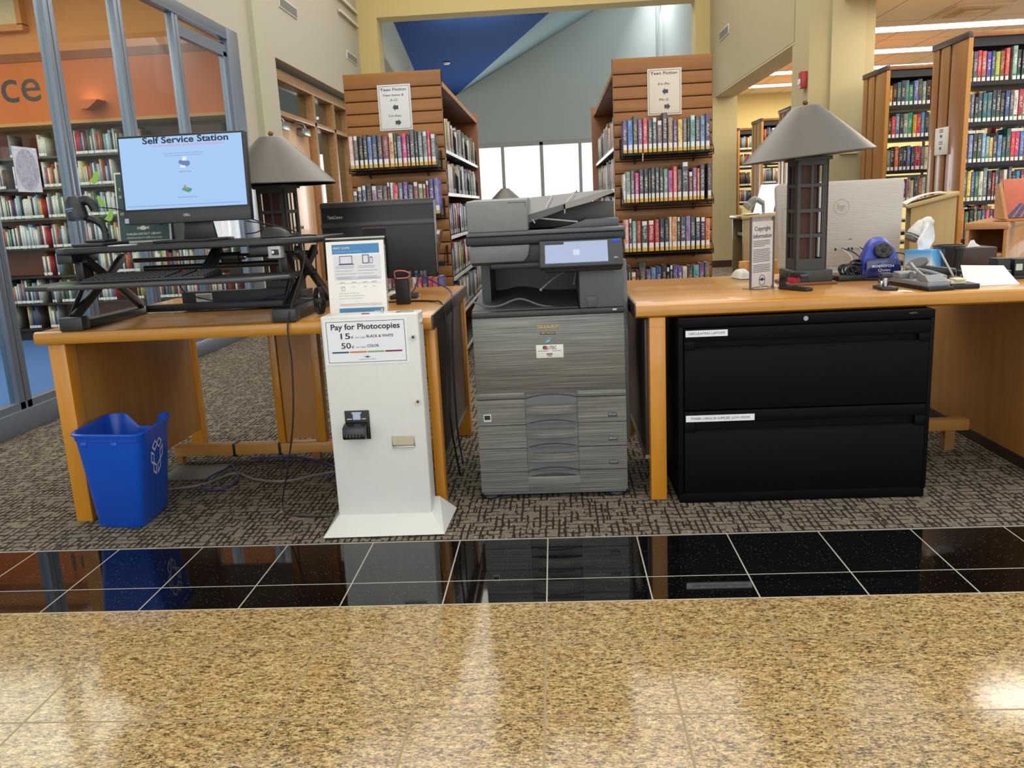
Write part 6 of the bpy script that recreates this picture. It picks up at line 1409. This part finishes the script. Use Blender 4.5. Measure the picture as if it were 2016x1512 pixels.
for z in KZ:
    q = MB(); q.box(-6.1, -3.1, 8.30, 8.62, z-.02, z, b=.002); q.build('shelf', KD if z < 1.2 else M('4a4a44', .4), kc)
for x in (-6.0, -5.08, -4.16, -3.24):
    q = MB(); q.box(x-.015, x+.015, 8.56, 8.62, 0, 2.1); q.box(x-.012, x+.012, 8.34, 8.56, 1.86, 2.02) if 0 else None; q.build('upright', KD, kc)
q = MB(); q.box(-6.1, -3.1, 8.34, 8.62, 0, .1); q.build('plinth', KD, kc)
# sheet and leaf stickers on the glass
ps = thing('window_poster', 'pale sheet with a round grey picture taped inside the glass wall', 'poster', (-2.997, 4.85, 1.35))
q = MB(); q.box(-3.0, -2.997, 4.735, 4.965, 1.345, 1.60); sh_ = q.build('sheet', M('c9cfdd', .6), ps)
m_, t__ = newmat('grey_foliage_print'); n1 = t__.noise(t__.obj(), 38, 5, .65); t__.bsdf(t__.ramp(n1, [(.35, '8d92a6'), (.5, 'a8adc0'), (.65, 'b9bccb')]), .6)
q = MB(); q.prism([(4.85+.105*cos(a*pi/20), 1.472+.118*sin(a*pi/20)) for a in range(40)], -2.9968, -2.996, 'x'); q.build('picture', m_, sh_)
q = MB(); q.box(-2.9968, -2.996, 4.745, 4.785, 1.585, 1.597); q.box(-2.9968, -2.996, 4.915, 4.955, 1.585, 1.597); q.box(-2.9968, -2.996, 4.745, 4.785, 1.349, 1.358); q.box(-2.9968, -2.996, 4.915, 4.955, 1.349, 1.358); q.build('tape', M('dfe3ea', .3), sh_)
GRN = M('8ec63f', .5)
for (y, z, s, fl, lb) in ((5.58, 1.455, 1, 1, 'highest green leaf sticker on the glass wall'), (5.60, 1.30, .85, -1, 'middle green leaf sticker on the glass wall'), (5.70, 1.205, 1, 1, 'lowest green leaf sticker on the glass wall beside the library sign')):
    q = MB(); P_ = [(-.075, -.03), (-.03, -.005), (-.005, .03), (.02, .038), (.035, .03), (.045, .015), (.035, .01), (.03, -.015), (.005, -.04), (-.03, -.045), (-.05, -.035)]
    q.prism([(y+fl*a*s*1.1, z+b*s) for a, b in P_], -3.0, -2.998, 'x'); tag(q.build('leaf_sticker', GRN), lb, 'sticker', 'green stickers on the glass')
for k, (c, w_) in enumerate((('d8d4cc', .024), ('6a4a58', .026), ('3f4a86', .03), ('3a4480', .03), ('4a5696', .03), ('3c3c42', .024), ('7f7a70', .02))):
    q = MB(); x_ = -.212+sum((.024, .026, .03, .03, .03, .024, .02)[:k]); q.M = Matrix.Translation((2.885, 5.4, 0)) @ Matrix.Rotation(radians(-35), 4, 'Z'); q.box(x_, x_+w_-.002, .04, .2, .386, .60, b=.002)
    tag(q.build('book', bookmat(c, 'e8e6de')), f"{cname(c)} book, {ords[k]} from left on the lower shelf of the low bookcase", 'book', 'books in the low bookcase')
